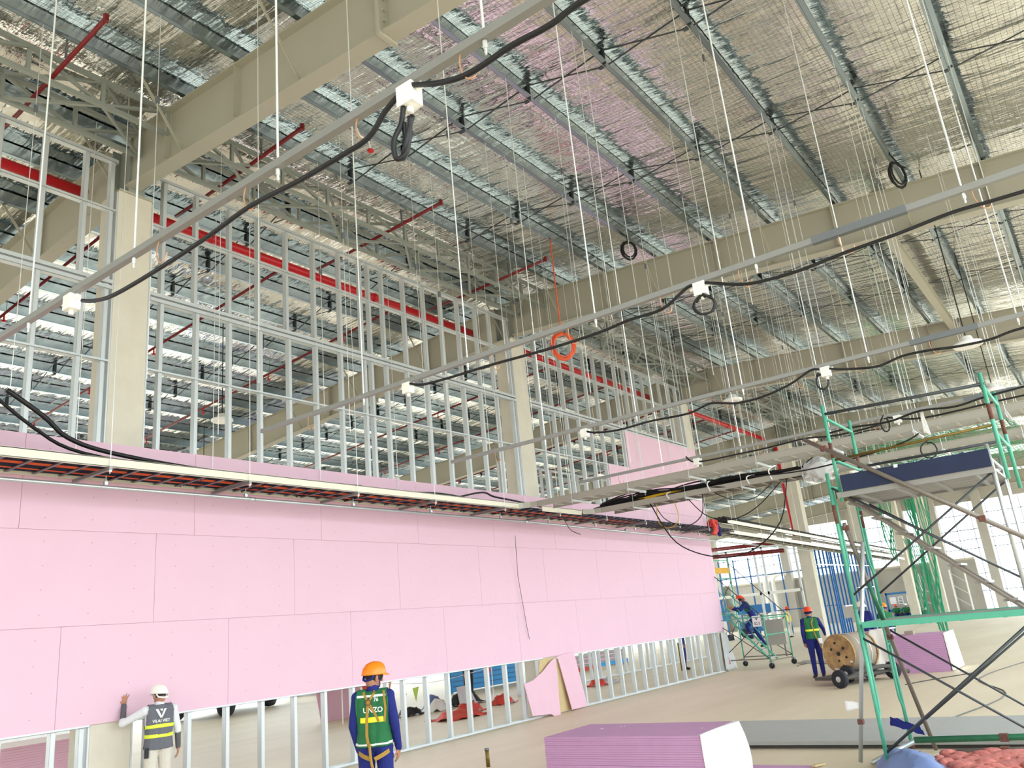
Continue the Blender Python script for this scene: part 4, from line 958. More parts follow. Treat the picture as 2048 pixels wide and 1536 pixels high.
def on_back(ctx, u, s, off=0.012):
    """point on the back of the vest: u up from the waist, s sideways"""
    P, up, side, fw, bvh = ctx
    o = P['waist'] + up * u + side * s - fw * 0.6
    hit = bvh.ray_cast(o, fw, 1.2)
    p = hit[0] if hit[0] is not None else P['waist'] + up * u + side * s - fw * 0.11
    return p - fw * off
def strap(ctx, pts, par, w=0.024, mt='web_strap', name='harness_strap'):
    Q = []
    for (a, c) in zip(pts[:-1], pts[1:]):
        for k in range(6): Q.append(on_back(ctx, a[0] + (c[0] - a[0]) * k / 6, a[1] + (c[1] - a[1]) * k / 6, 0.014))
    Q.append(on_back(ctx, pts[-1][0], pts[-1][1], 0.014)); b = MB(); fw = ctx[3]
    for p, q in zip(Q[:-1], Q[1:]): b.bar(p, q + (q - p) * 0.12, w, 0.006, fw)
    return b.build(name, mt, par)
def back_text(ctx, txt, u, s, size, par, mt='white_plastic', name='lettering', shear=0.0):
    cu = bpy.data.curves.new(name, 'FONT'); cu.body = txt; cu.size = size; cu.align_x = 'CENTER'; cu.extrude = 0.0; cu.shear = shear; cu.offset = size * 0.02
    o = bpy.data.objects.new(name, cu); COL.objects.link(o)
    dg = bpy.context.evaluated_depsgraph_get(); me = bpy.data.meshes.new_from_object(o.evaluated_get(dg)); bpy.data.objects.remove(o)
    for v in me.vertices: v.co = on_back(ctx, u + v.co.y, s + v.co.x, 0.0135)
    me.materials.clear(); me.materials.append(MATS[mt]); return link(name, me, par)
def child(t, n):
    for c in t.children:
        if c.name.split('.')[0] == n: return c

# man in the white helmet, left palm on the pink wall
J = norm_pose(head=(0, .02, 1.575), face=(-.35, 1, 0.02), elL=(-.43, .17, 1.27), wrL=(-.375, .34, 1.50), hdL=(-.365, .355, 1.60), shL=(-.19, 0, 1.40),
              elR=(.25, -.02, 1.13), wrR=(.285, .05, .885), hdR=(.29, .07, .80))
t, ctx = person('man in a white helmet and grey vest, palm raised to the pink wall', (6.30, 10.56, 0), math.radians(-14), J, ('white_cloth', 'stone_cloth'), 0.0085,
     {'L': ((-.05, 1, 0.0), .34, 0.05, 1), 'R': ((-1, .2, 0), .06, .55, -1)}, 'white_helmet',
     ('slate_cloth', -0.18, 0.385, [(-0.035, 0.012, 'hi_vis'), (0.09, 0.137, 'hi_vis')]), sleeve='sleeve_grey', scale=0.935)
v = child(t, 'vest')
back_text(ctx, 'VILAI VIET', 0.165, 0.0, 0.052, v, shear=0.1)
def emblem(ctx, par, u, s, h):
    b = MB()
    for poly in ([(-0.078, 0), (-0.040, 0), (0.012, -0.118), (-0.014, -0.118)], [(0.078, 0), (0.046, 0), (0.002, -0.092), (0.014, -0.118)], [(-0.022, 0), (0.028, 0), (0.010, -0.034)]):
        if len(poly) == 3: poly = poly + [poly[2]]
        (ax, ay), (bx, by), (cx_, cy_), (dx, dy) = poly; vs = []
        for i in range(7):
            q = i / 6; l = (ax + (dx - ax) * q, ay + (dy - ay) * q); r = (bx + (cx_ - bx) * q, by + (cy_ - by) * q)
            for k in range(4): vs.append(on_back(ctx, u + (l[1] + (r[1] - l[1]) * k / 3) * h, s + (l[0] + (r[0] - l[0]) * k / 3) * h, 0.015))
        b.add(vs, [(i*4+k, i*4+k+1, i*4+k+5, i*4+k+4) for i in range(6) for k in range(3)])
    return b.build('emblem', 'white_plastic', par)
emblem(ctx, v, 0.335, 0.0, 0.95)
b = MB(); b.box(-0.20, -0.15, -0.10, -0.06, 0.80, 0.93); b.box(-0.19, -0.16, -0.106, -0.1, 0.84, 0.9); b.build('belt_pouch', 'shoe_black', t)
# man in the orange helmet and green vest, from behind
J = norm_pose(head=(0.015, .0, 1.575), face=(.7, .68, -0.02), elL=(-.215, -.03, 1.12), wrL=(-.18, .05, .88), hdL=(-.17, .07, .80), elR=(.222, -.035, 1.12), wrR=(.235, .05, .875), hdR=(.225, .075, .79), shL=(-.165, -.01, 1.395), shR=(.165, -.01, 1.395))
t, ctx = person('man in an orange helmet and green vest with harness, facing the studs', (6.17, 6.44, 0), math.radians(-56), J, ('navy_cloth', 'navy_cloth'), 0.0085,
     {'L': ((1, .2, 0), .05, .6, 1), 'R': ((-1, .2, 0), .05, .6, -1)}, 'orange_plastic',
     ('green_cloth', -0.16, 0.375, [(-0.145, -0.125, 'silver_tape')]), scale=0.965)
v = child(t, 'vest')
strap(ctx, [(0.37, -0.085), (0.27, -0.035)], t); strap(ctx, [(0.38, 0.045), (0.27, -0.025)], t); strap(ctx, [(0.27, -0.03), (0.12, 0.055), (0.08, 0.075)], t)
strap(ctx, [(0.27, -0.035), (0.10, -0.05), (-0.05, -0.055), (-0.15, -0.04)], t, 0.03); strap(ctx, [(0.37, 0.13), (0.2, 0.145), (0.07, 0.13)], t, 0.022)
for (a, c, mt, nm) in ((0.075, 0.125, 'hi_yellow', 'yellow_band'), (0.318, 0.340, 'silver_tape', 'shoulder_band')):
    b = MB(); ss = [(-0.12 + 0.015 * k) for k in range(17)] if nm == 'yellow_band' else [(-0.15 + 0.015 * k) for k in range(21)]
    q = 0.2 if nm == 'yellow_band' else 0
    vs = []; 
    for s in ss: vs += [on_back(ctx, a, s, 0.0125), on_back(ctx, c, s, 0.0125)]
    b.add(vs, [(2*i, 2*i+1, 2*i+3, 2*i+2) for i in range(len(ss) - 1)]); b.build(nm, mt, v)
back_text(ctx, '76', 0.275, 0.05, 0.05, v); back_text(ctx, 'UNZO', 0.17, 0.015, 0.07, v)
b = MB(); c = on_back(ctx, 0.27, -0.03, 0.02); b.tube([c + Vector((0.028 * math.cos(a), 0, 0.028 * math.sin(a))) for a in [k * PI / 5 for k in range(10)]], 0.006, 6, True, True); b.build('harness_ring', 'rust', t)
b = MB()
b.tube(spline([(-.03, -.135, .95), (-.01, -.15, .75), (.06, -.14, .52), (.03, -.12, .3)], 4), 0.014, 5); b.build('lanyard', 'web_strap', t)
for s in (-1, 1):
    b = MB()
    for k in range(10):
        a0, a1 = k / 10 * PI, (k + 1) / 10 * PI
        f_ = lambda a: Vector((s * (.015 + .165 * math.sin(a * .5)), -.118 * math.cos(a * .55) - .01, .80 + .10 * a / PI))
        b.bar(f_(a0), f_(a1), 0.008, 0.04, (0, 0, 1))
    b.build('leg_loop', 'web_strap', t)
# worker leaning on the cable drum
J = norm_pose(elR=(.33, .16, 1.16), wrR=(.40, .37, 1.02), hdR=(.42, .47, .99), face=(.25, 1, -.1), knL=(-.1, -.01, .49), anL=(-.14, -.16, .10), toL=(-.15, .0, .035), knR=(.1, .05, .49), anR=(.1, .03, .085), toR=(.12, .18, .035))
t, ctx = person('worker in a red helmet and green vest pushing the wooden cable drum', (22.0, 6.86, 0), math.radians(-60), J, ('navy_cloth', 'navy_cloth'), 0.017, None, 'red_orange_plastic',
     ('green_cloth', -0.14, 0.385, [(0.06, 0.10, 'hi_vis')]))
strap(ctx, [(0.36, 0.06), (0.25, 0.0), (0.05, 0.03), (-0.12, 0.06)], t, 0.03); b = MB(); b.tube([(.06, -.14, .96), (.12, -.2, .7), (.2, -.22, .42), (.24, -.1, .36)], 0.014, 5); b.build('lanyard', 'web_strap', t)
b = MB(); b.box(.09, .19, -.15, -.14, .82, .95); b.build('tag', 'paper', t)
# worker climbing the mobile tower stair
J = norm_pose(pelvis=(0, -.1, .95), waist=(0, -.03, 1.09), chest=(0, .06, 1.27), neck=(0, .13, 1.43), head=(0, .2, 1.55), shL=(-.18, .12, 1.40), shR=(.18, .12, 1.40),
              elL=(-.22, .3, 1.22), wrL=(-.2, .5, 1.3), hdL=(-.2, .57, 1.36), elR=(.22, .3, 1.2), wrR=(.2, .5, 1.26), hdR=(.2, .57, 1.32), hipL=(-.09, -.1, .92), hipR=(.09, -.1, .92),
              knL=(-.1, .18, .70), anL=(-.1, .08, .36), toL=(-.11, .22, .33), knR=(.1, -.12, .49), anR=(.1, -.32, .10), toR=(.11, -.2, .04), face=(0, 1, .1))
person('worker in an orange helmet and navy overalls climbing the wheeled tower stair', (26.7, 10.2, 0.60), math.radians(30), J, ('navy_cloth', 'navy_cloth'), 0.018, None, 'red_orange_plastic', ('green_cloth', 0.1, 0.385, []))
# group by the pallets behind the scaffold
J = norm_pose(face=(-1, .3, -.05))
person('man in a white helmet and navy jacket with a yellow band behind the scaffold tower', (24.3, 6.1, 0), math.radians(70), J, ('navy_cloth', 'navy_cloth'), 0.02, None, 'white_helmet', ('navy_cloth', -0.16, 0.385, [(-0.03, 0.01, 'hi_vis')]))
person('worker in an orange helmet behind the pallets and the waist deck', (24.6, 5.62, 0), math.radians(-40), norm_pose(), ('green_cloth', 'navy_cloth'), 0.022, None, 'orange_plastic', None, scale=.95)
person('far worker in a red helmet and yellow vest standing by the grey frame', (49.5, 16.6, 0), math.radians(20), norm_pose(), ('stone_cloth', 'stone_cloth'), 0.026, None, 'red_orange_plastic', ('hi_yellow', -0.16, 0.385, []))
for i, (x, y, hm, lab) in enumerate([(61.5, 13.2, 'red_orange_plastic', 'far worker in a red helmet crouching under the notice board'), (61.6, 12.6, 'white_helmet', 'far worker in a white helmet crouching under the notice board')]):
    J = norm_pose(pelvis=(0, -.1, .42), waist=(0, -.05, .56), chest=(0, .06, .74), neck=(0, .12, .90), head=(0, .17, 1.03), shL=(-.18, .1, .87), shR=(.18, .1, .87), elL=(-.24, .25, .66), wrL=(-.2, .42, .6), hdL=(-.18, .5, .58),
                  elR=(.24, .25, .66), wrR=(.2, .42, .6), hdR=(.18, .5, .58), hipL=(-.09, -.08, .40), hipR=(.09, -.08, .40), knL=(-.14, .3, .52), anL=(-.13, .05, .085), toL=(-.14, .19, .035), knR=(.14, .3, .52), anR=(.13, .05, .085), toR=(.14, .19, .035))
    person(lab, (x, y, 0), math.radians(100), J, ('green_cloth', 'navy_cloth'), 0.026, None, hm, None)
person('worker in dark trousers half hidden behind the pink wall near the blue barrier', (22.2, 18.6, 0), math.radians(150), norm_pose(), ('green_cloth', 'shoe_black'), 0.022, None, 'red_orange_plastic', None)
person('worker in navy trousers seen through the last studs of the pink wall', (27.6, 13.2, 0), math.radians(200), norm_pose(), ('navy_cloth', 'navy_cloth'), 0.022, None, 'orange_plastic', None)
# ------------------------------------------------------------------ board stacks on the floor
def board_stack(lab, x0, x1, y0, y1, z1, n, mt, seed, pallet=True, sink=0.0):
    rr = random.Random(seed); zb = 0.0
    t = thing('board_stack', lab, 'board stack', (x0, y0, 0)); W, L = x1 - x0, y1 - y0; h = (z1 - zb) / n
    for k in range(n):
        b = MB(); j = rr.uniform(-.004, .004); b.box(j, W + j, rr.uniform(-.005, .005), L, zb + h * k + 0.0015, zb + h * (k + 1)); b.build('board', mt, t)
    return t
t = board_stack('large shade-tinted pink plasterboard stack in the foreground with a white wrapped right end', 8.74, 9.82, 4.13, 6.19, 0.574, 24, 'shaded_pink_board', 1)
b = MB(); vs = []; n = 8
for i in range(n + 1):
    for j in range(5):
        u, v = i / n, j / 4; vs.append((-.014 + 1.11 * u, -0.012 - 0.02 * v - 0.045 * u * math.sin(PI * v) - 0.05 * u * v + 0.006 * math.sin(u * 7 + v * 3), 0.582 - 0.575 * v + 0.006 * math.sin(u * 4)))
b.add(vs, [(i*5+j, i*5+j+1, (i+1)*5+j+1, (i+1)*5+j) for i in range(n) for j in range(4)])
o = b.build('end_wrap', 'white_wrap', t, True); s = o.modifiers.new('t', 'SOLIDIFY'); s.thickness = 0.006
b = MB(); b.add([(p[0], p[1], p[2]) for p in [(-.014, 0.0, .580), (1.09, 0.0, .580), (1.09, .05, .578), (-.014, .03, .578)]], [(0, 1, 2, 3)]); b.build('wrap_edge', 'white_wrap', t)
for (x, y, w_) in ((.62, 1.6, .05), (.78, 1.42, .025), (.80, 1.38, .025), (.55, .22, .03)):
    b = MB(); b.box(x, x + w_, y, y + w_ * .6, .5745, .5755); b.build('paper_scrap', 'paper', t)
tag(MB().box(9.3, 10.32, 3.5, 4.28, 0.0, 0.0125).build('plasterboard_sheet', 'shaded_pink_board'), 'single shade-tinted pink plasterboard sheet lying flat before the big stack', 'board')
tag(MB().bar((10.4, 3.40, 0.02), (10.2, 3.46, 0.03), 0.05, 0.02).build('timber_offcut', 'tan_core'), 'small pale offcut lying on the flat shade-tinted sheet', 'offcut')
t = thing('grey_board_stack', 'long low stack of grey cement boards lying across the floor', 'board stack', (11.5, -1.2, 0))
b = MB(); b.box(0.06, 2.0, 0, 7.3, 0, 0.05); b.build('shadow_edge_base', 'dark_edge', t)  # dark colour stands in for the shadow edge below the boards
for k in range(4):
    b = MB(); b.box(0, 2.08, 0, 3.72 - 0.004, 0.05 + 0.012 * k, 0.061 + 0.012 * k); b.build('board', 'grey_board', t)
    b = MB(); b.box(0, 2.08, 3.72, 7.3, 0.05 + 0.012 * k, 0.061 + 0.012 * k); b.build('board', 'grey_board', t)
t = board_stack('shade-tinted pink plasterboard stack with a white wrapped end beyond the scaffold tower', 22.0, 23.3, 3.84, 5.05, 0.84, 18, 'shaded_pink_board', 2)
b = MB(); b.prism([(-.01, -.05, .86), (1.3, -.03, .86), (1.33, -.09, .02), (-.01, -.07, .02)], (0, .04, 0)); b.build('end_wrap', 'white_wrap', t)
b = MB(); b.box(0.55, 0.8, .75, .95, .84, .93); b.build('board_offcut', 'card_brown', t)
t = board_stack('plasterboard stack draped in white plastic beside the cable drum', 22.0, 23.2, 5.15, 6.3, 0.98, 16, 'shaded_pink_board', 3)
b = MB(); vs = []
for i in range(9):
    for j in range(7):
        u, v = i / 8, j / 6; vs.append((-.03 - .05 * math.sin(v * 3 + u * 9) * v, -0.04 + (.34 + .22 * v) * u + .02 * math.sin(v * 6), 1.05 - 1.03 * v + .01 * math.sin(u * 8)))
b.add(vs, [(i*7+j, i*7+j+1, (i+1)*7+j+1, (i+1)*7+j) for i in range(8) for j in range(6)])
b.prism([(-.03, -.04, 1.05), (-.03, .3, 1.05), (1.2, .3, 1.03), (1.2, -.05, 1.03)], (0, 0, -.03)); b.build('plastic_drape', 'white_wrap', t, True)
# pipe stubs
def stub(lab, x, y, h, mt):
    t = thing('pipe_stub', lab, 'pipe', (x, y, 0)); b = MB(); b.tube([(0, 0, 0), (-.005, 0, h)], 0.03, 10); b.build('tube', mt, t, True)
    b = MB(); b.tube([(-.005, 0, h), (-.005, 0, h + .03)], 0.036, 10); b.build('collar', 'galv_dark', t, True)
stub('short brassy pipe standing up from the floor in the foreground', 10.0, 8.12, 0.225, 'brass')
stub('thin brass coloured pipe standing beyond the last studs', 27.3, 13.2, 0.9, 'brass')

# ------------------------------------------------------------------ cable drum on its trolley
t = thing('cable_drum', 'big wooden cable drum wound in grey cardboard on the wheeled trolley', 'cable drum', (20.5, 5.86, 0.63), math.radians(68))
Mx = Matrix.Rotation(PI / 2, 4, 'X')
def disc(b, y, r, th, n=28): b.lathe([(r, -th / 2), (r, th / 2)], n, Matrix.Translation((0, y, 0)) @ Mx)
b = MB(); disc(b, 0.0, 0.44, 0.05); fl = b.build('flange', 'wood_drum', t)
b = MB(); disc(b, -0.85, 0.44, 0.05); b.build('flange', 'wood_drum', t)
b = MB(); b.lathe([(0.425, -0.8), (0.432, -0.4), (0.425, -0.03)], 28, Mx); b.v = [(x, -abs(y), z) for x, y, z in b.v]; b.build('wrap', 'card_brown', t, True)
for y in (-0.28, -0.62):
    b = MB(); b.lathe([(0.437, -0.012), (0.437, 0.012)], 28, Matrix.Translation((0, y, 0)) @ Mx); b.build('steel_band', 'galv_stud', t)
b = MB()
for (x, z, r) in ((0, 0, .05), (.18, .1, .03), (-.15, .12, .035), (.02, -.16, .028), (-.2, -.08, .03), (.05, .24, .03), (-.08, -.26, .02)): b.lathe([(r, -.004), (r, .004)], 12, Matrix.Translation((x, .028, z)) @ Mx)
b.build('holes', 'shoe_black', fl)['kind'] = 'stuff'
b = MB(); rr = random.Random(6)
for k in range(9):
    a = math.radians(-90 + rr.uniform(-60, 40)); b.box(.36 * math.cos(a) - .03, .36 * math.cos(a) + .03, .026, .034, .36 * math.sin(a) - .02, .36 * math.sin(a) + .02)
b.build('labels', 'paper', fl)['kind'] = 'stuff'
t = thing('trolley', 'low dark trolley on black rubber wheels under the cable drum', 'trolley', (19.56, 5.67, 0), math.radians(-22))
b = MB(); b.box(.0, 1.7, -.12, .7, .12, .185); b.build('platform', 'dark_edge', t)
for (x, y) in ((-.38, -.28), (1.5, -.28), (.7, .34), (1.5, .34)):
    My = Matrix.Translation((x, y, .19)) @ Matrix.Rotation(PI / 2, 4, 'Y')
    b = MB(); b.lathe([(.11, -.06), (.165, -.065), (.188, -.04), (.19, 0), (.188, .04), (.165, .065), (.11, .06)], 20, My); wl_ = b.build('wheel', 'rubber', t, True)
    b = MB(); b.lathe([(.03, -.075), (.06, -.06), (.105, -.05), (.105, .05), (.06, .06), (.03, .075)], 14, My); b.build('hub', 'hub_grey', wl_, True)
b = MB(); b.tube([(-.38, -.28, .19), (1.5, -.28, .19)], .03, 6); b.build('axle', 'dark_edge', t); b = MB(); b.tube([(.7, .34, .19), (1.5, .34, .19)], .03, 6); b.build('axle', 'dark_edge', t)
b = MB(); b.tube(spline([(.0, -.2, .17), (.5, -.34, .3), (1.2, -.38, .3), (1.9, -.4, .12)], 4), .045, 8); b.build('drawbar', 'dark_edge', t, True)
# ------------------------------------------------------------------ wheeled tower with stair at the end of the pink wall
t = thing('mobile_tower', 'wheeled green scaffold tower with a stair at the end of the pink wall', 'scaffold', (25.9, 9.5, 0), math.radians(-8)); W, L, Ht = 1.5, 1.75, 3.6
for (x, y) in ((0, 0), (W, 0), (0, L), (W, L)):
    b = MB(); b.tube([(x, y, .2), (x, y, Ht if y > 0 or x > 0 and False else 1.62)], .022, 8); b.build('upright', SG, t, True)
    cs = MB(); cs.lathe([(.03, -.03), (.085, -.03), (.09, 0), (.085, .03), (.03, .03)], 14, Matrix.Translation((x + .03, y, .09)) @ Matrix.Rotation(PI/2, 4, 'Y')); c = cs.build('caster', 'rubber', t, True)
    f = MB(); f.box(x - .02, x + .08, y - .045, y - .04, .08, .22); f.box(x - .03, x + .06, y - .045, y + .045, .19, .22); f.build('fork', 'galv_dark', c)
for (p, q) in [((0, 0, .24), (W, 0, .24)), ((0, L, .24), (W, L, .24)), ((0, 0, .3), (0, L, .3)), ((W, 0, .3), (W, L, .3)), ((0, 0, 1.5), (W, 0, 1.5)), ((0, 0, 1.0), (W, 0, 1.0)), ((0, L, 3.5), (W, L, 3.5)), ((0, L, 2.9), (W, L, 2.9)), ((0, L, 1.7), (W, L, 1.7)), ((0, 0, 1.55), (0, L, 1.55)), ((W, 0, 1.55), (W, L, 1.55))]:
    b = MB(); b.tube([p, q], .018, 6); b.build('ledger', SG if p[2] > .35 else 'brown_tube', t)
for (p, q) in [((0, 0, .3), (0, L, 1.5)), ((0, L, .3), (0, 0, 1.5)), ((W, 0, .3), (W, L, 1.5)), ((W, L, .3), (W, 0, 1.5)), ((0, L, 1.6), (W, L, 2.8)), ((0, 0, 1.55), (0, L, 3.2)), ((W, -.1, 1.5), (W, L, 3.4)), ((0, L, .3), (W, L, 1.5))]:
    b = MB(); b.tube([p, q], .013, 6); b.build('brace', 'brace_dark', t)
for dx in (0.25, .72):
    b = MB(); b.bar((dx, .1, .22), (dx, 1.7, 1.95), .04, .07, (1, 0, 0)); b.build('stringer', SG, t)
    b = MB(); b.tube(spline([(dx, .2, .9), (dx, .9, 1.75), (dx, 1.7, 2.6)], 4), .014, 6); b.build('handrail', SG, t)
for k in range(7):
    u = (k + .4) / 7.2; b = MB(); b.box(.25, .72, .1 + 1.6 * u - .07, .1 + 1.6 * u + .07, .22 + 1.73 * u - .015, .22 + 1.73 * u + .015); b.build('tread', 'deck_steel', t)
b = MB(); b.box(.05, W - .05, L - .03, L + .0, 3.06, 3.26); b.build('toe_board', 'ply_yellow', t)
b = MB(); b.box(W - .02, W + .0, .12, .85, .62, 1.42); b.build('side_sheet', 'concrete_grey', t)
for y in (.2, .7):
    b = MB(); b.box(W - .02, W, y - .02, y + .02, .25, .62); b.build('sheet_leg', 'galv_dark', t)
sg = MB(); sg.box(-.012, -.004, .08, .38, 1.27, 1.60); sign = sg.build('sign', 'paper', t)
def flat_text(txt, size, M4, par, mt):
    cu = bpy.data.curves.new('lettering', 'FONT'); cu.body = txt; cu.size = size; cu.align_x = 'CENTER'; cu.offset = size * .03
    o = bpy.data.objects.new('lettering', cu); COL.objects.link(o); dg = bpy.context.evaluated_depsgraph_get(); me = bpy.data.meshes.new_from_object(o.evaluated_get(dg)); bpy.data.objects.remove(o)
    me.transform(M4); me.materials.clear(); me.materials.append(MATS[mt]); return link('lettering', me, par)
MS = Matrix(((0, 0, -1, -.0135), (-1, 0, 0, .23), (0, 1, 0, 1.33), (0, 0, 0, 1)))
flat_text('SC-2', 0.10, MS, sign, 'ink')
b = MB(); b.add([(-.0135, .29, 1.56), (-.0135, .25, 1.56), (-.0135, .22, 1.48), (-.0135, .24, 1.47)], [(0, 1, 2, 3)]); b.add([(-.0135, .17, 1.56), (-.0135, .20, 1.56), (-.0135, .24, 1.47), (-.0135, .22, 1.47)], [(0, 1, 2, 3)]); b.build('emblem', 'flag_navy', sign)
cloth('plastic_sheet', 'grey_plastic', 'crumpled clear grey plastic sheet on the end studs of the pink wall', 'plastic sheet', [(25.8, 10.93, 1.2), (26.2, 10.9, 1.15), (26.4, 10.8, .05), (25.75, 10.93, .03)], .03, 11, 12)
cloth('red_flag', 'flag_pink', 'small red warning flag hung in the wheeled tower', 'flag', [(26.0, 11.1, .75), (26.0, 10.9, .5), (26.0, 10.85, .2), (26.0, 11.0, .25)], .01, 3, 4)
# ------------------------------------------------------------------ torn boards leaning at the second column
def slab(name, mt, lab, poly, off, core='tan_core'):
    b = MB(); b.prism(poly, off); o = b.build(name, mt); tag(o, lab, 'board', 'torn boards at the second column'); return o
slab('torn_board', 'pink_plain', 'torn pink board with a ragged upper edge leaning on the studs, left piece', [(14.9, 10.93, .75), (15.23, 10.93, .79), (15.6, 10.92, .93), (15.95, 10.91, 1.12), (16.16, 10.9, 1.2), (16.1, 10.86, .7), (16.02, 10.83, .3), (15.98, 10.80, .0), (15.72, 10.80, .0), (15.65, 10.82, .05), (14.98, 10.84, .10)], (0, .013, 0))
slab('torn_board', 'pink_plain', 'narrow pink board leaning on the studs, right piece', [(16.28, 10.93, 1.21), (16.74, 10.93, 1.25), (17.0, 10.93, 1.25), (17.12, 10.88, .5), (17.2, 10.84, .03), (16.52, 10.84, .03)], (0, .013, 0))
slab('torn_board', 'tan_core', 'tan backing board in the gap between the two torn pink pieces', [(15.95, 10.955, .02), (16.1, 10.965, .8), (16.3, 10.975, 1.2), (16.5, 10.965, .7), (16.92, 10.955, .02)], (0, .012, 0))
slab('torn_board', 'tan_core', 'tan backing board with a dark slanted edge above the left torn piece', [(15.5, 10.965, .80), (15.62, 10.975, 1.2), (16.25, 10.975, 1.2), (15.75, 10.965, .88)], (0, .012, 0))
# ------------------------------------------------------------------ blue stud partition past the gap
w3 = struct('wall_blue', 'partition of blue steel studs beyond the gap')
bs = stud_mesh(0.03, 4.25, 'blue_stud', .05, .075); bs2 = stud_mesh(1.55, 4.25, 'blue_stud', .05, .075); bs3 = stud_mesh(.03, .95, 'blue_stud', .05, .075)
for k in range(16):
    x = 38.0 + k * .61
    if 3.0 < k * .61 < 5.4: link('stud', bs2, w3, (x, 11.0, 0)); 
    else: link('stud', bs, w3, (x, 11.0, 0))
for (a, c, z) in ((37.9, 47.3, 0.0), (37.9, 47.3, 4.25), (41.0, 43.6, 1.5), (37.9, 47.3, 3.4), (44, 47.3, 2.3)):
    b = MB(); b.box(a, c, 10.99, 11.1, z, z + .05); b.build('track', 'galv_stud', w3)
for k in range(5): link('stud', bs3, w3, (41.2 + .4 * k, 11.3, 0))
# grey steel door frames far behind the gap
t = thing('steel_posts', 'tall grey steel frame of posts and a white rail far behind the gap', 'frame', (50, 15.6, 0))
for y in (0.1, 2.1, 2.6, 4.4, 6.2):
    b = MB(); b.box(0, .12, y - .06, y + .06, 0, 5.4); b.build('post', 'galv_stud', t)
b = MB(); b.box(0, .1, .1, 6.3, 2.55, 2.72); b.build('rail', 'white_plastic', t)
b = MB(); b.box(0, .1, .1, 6.3, 5.3, 5.42); b.build('rail', 'galv_stud', t)
t = thing('blue_posts', 'row of thin blue steel posts behind the grey frame', 'frame', (56, 15.4, 0))
for k in range(9):
    b = MB(); b.box(0, .08, k * 1.1 - .04, k * 1.1 + .04, 0, 5.2); b.build('post', 'blue_stud', t)
for z in (1.5, 3.9):
    b = MB(); b.box(0, .05, 0, 8.9, z, z + .06); b.build('rail', 'blue_stud', t)
for i, (p, q) in enumerate([((50, 21.5, 5.2), (50, 16.3, 5.0)), ((53, 24, 5.9), (53, 16, 5.7))]):
    pole('red_pipe', 'dark red pipe crossing behind the gap, %s of two' % ('nearer', 'farther')[i], p, q, .13, 'red_dark', 'pipe')
t = thing('scissor_lift', 'blue scissor lift parked behind the gap', 'lift', (55, 20.5, 0), 0)
b = MB(); b.box(-.4, .4, -1.2, 1.2, .35, .95); b.build('chassis', 'blue_machine', t)
b = MB(); b.box(-.4, .4, -1.2, 1.2, 1.5, 2.05); b.build('basket', 'blue_machine', t)
for (x, y) in ((-.42, -.9), (-.42, .9), (.42, -.9), (.42, .9)):
    b = MB(); b.lathe([(.1, -.08), (.3, -.08), (.3, .08), (.1, .08)], 14, Matrix.Translation((x, y, .3)) @ Matrix.Rotation(PI/2, 4, 'Y')); b.build('wheel', 'rubber', t)
for s in (-1, 1):
    b = MB(); b.bar((-.3, -1 * s, .95), (-.3, 1 * s, 1.5), .08, .06, (1, 0, 0)); b.build('scissor_arm', 'galv_dark', t)
t = thing('blue_hoist', 'blue lifting frame with pointed legs left of the climbing worker', 'lift', (52, 22.2, 0))
for (y, s) in ((-.6, .35), (.6, -.35)):
    b = MB(); b.bar((0, y, 1.7), (0, y + s, 4.2), .18, .18); b.build('mast', 'blue_machine', t)
b = MB(); b.box(-.3, .3, -.9, .9, 1.2, 1.75); b.build('body', 'blue_machine', t)
b = MB(); b.box(-.3, .3, -.9, .9, 0, .35); b.build('base', 'rubber', t); b = MB(); b.box(-.06, .06, -.1, .1, .35, 1.2); b.build('column_post', 'galv_dark', t)
t = thing('vent_duct', 'curved white duct on the low wall far behind the gap', 'duct', (71, 24.6, 0))
for dy in (0, .75):
    b = MB(); b.tube(spline([(0, dy, 0), (0, dy, 2.6), (0, dy, 3.6), (0, dy - .1, 4.1), (0, dy - .5, 4.4), (0, dy - 1.2, 4.4)], 4), .17, 8); b.build('pipe', 'white_plastic', t, True)
# ------------------------------------------------------------------ end facade
fa = struct('wall_far', 'far end of the hall: low concrete wall and tall open glazing')
b = MB(); b.box(72.6, 72.9, 9.2, 45, 0, 3.85); b.build('low_wall', 'concrete_grey', fa)
b = MB(); b.box(72.4, 72.95, 9.2, 45, 3.85, 4.0); b.build('coping', 'concrete', fa)
for y in (8.0, 11.3, 13.7, 17.4, 23.5, 30, 36.5, 43):
    b = MB(); b.box(71.7, 72.4, y - .32, y + .32, 0, 9.0); b.build('pier', 'concrete_grey', fa)
b = MB(); b.box(72.2, 72.6, -13, 45, 8.2, 9.3); b.build('head_beam', 'concrete_grey', fa)
b = MB(); b.box(72.7, 72.76, 4.6, 45, 6.05, 6.12); b.build('transom', 'mullion', fa)
for z in (1.4, 2.7, 4.6, 5.3, 7.2):
    b = MB(); b.box(72.7, 72.76, -13 if z < 4 else -13, 9.2 if z < 4 else 45, z, z + .06); b.build('transom', 'mullion', fa)
for k in range(50):
    y = -12 + k * 1.15; b = MB(); b.box(72.7, 72.75, y, y + .05, 0 if y < 9.2 else 4.0, 8.2); b.build('mullion', 'mullion', fa)
t = thing('notice_board', 'grey notice board with paper sheets in a blue frame on posts', 'board', (62, 12.0, 0))
b = MB(); b.box(0, .04, -.1, 1.75, .85, 1.85); b.build('panel', 'grey_board', t)
b = MB(); b.box(-.02, .05, -.18, 1.83, 1.82, 1.95); b.box(-.02, .05, -.18, 1.83, .66, .85); b.box(-.02, .05, -.2, -.08, .0, 1.95); b.box(-.02, .05, 1.73, 1.85, 0, 1.95); b.build('frame', 'blue_machine', t)
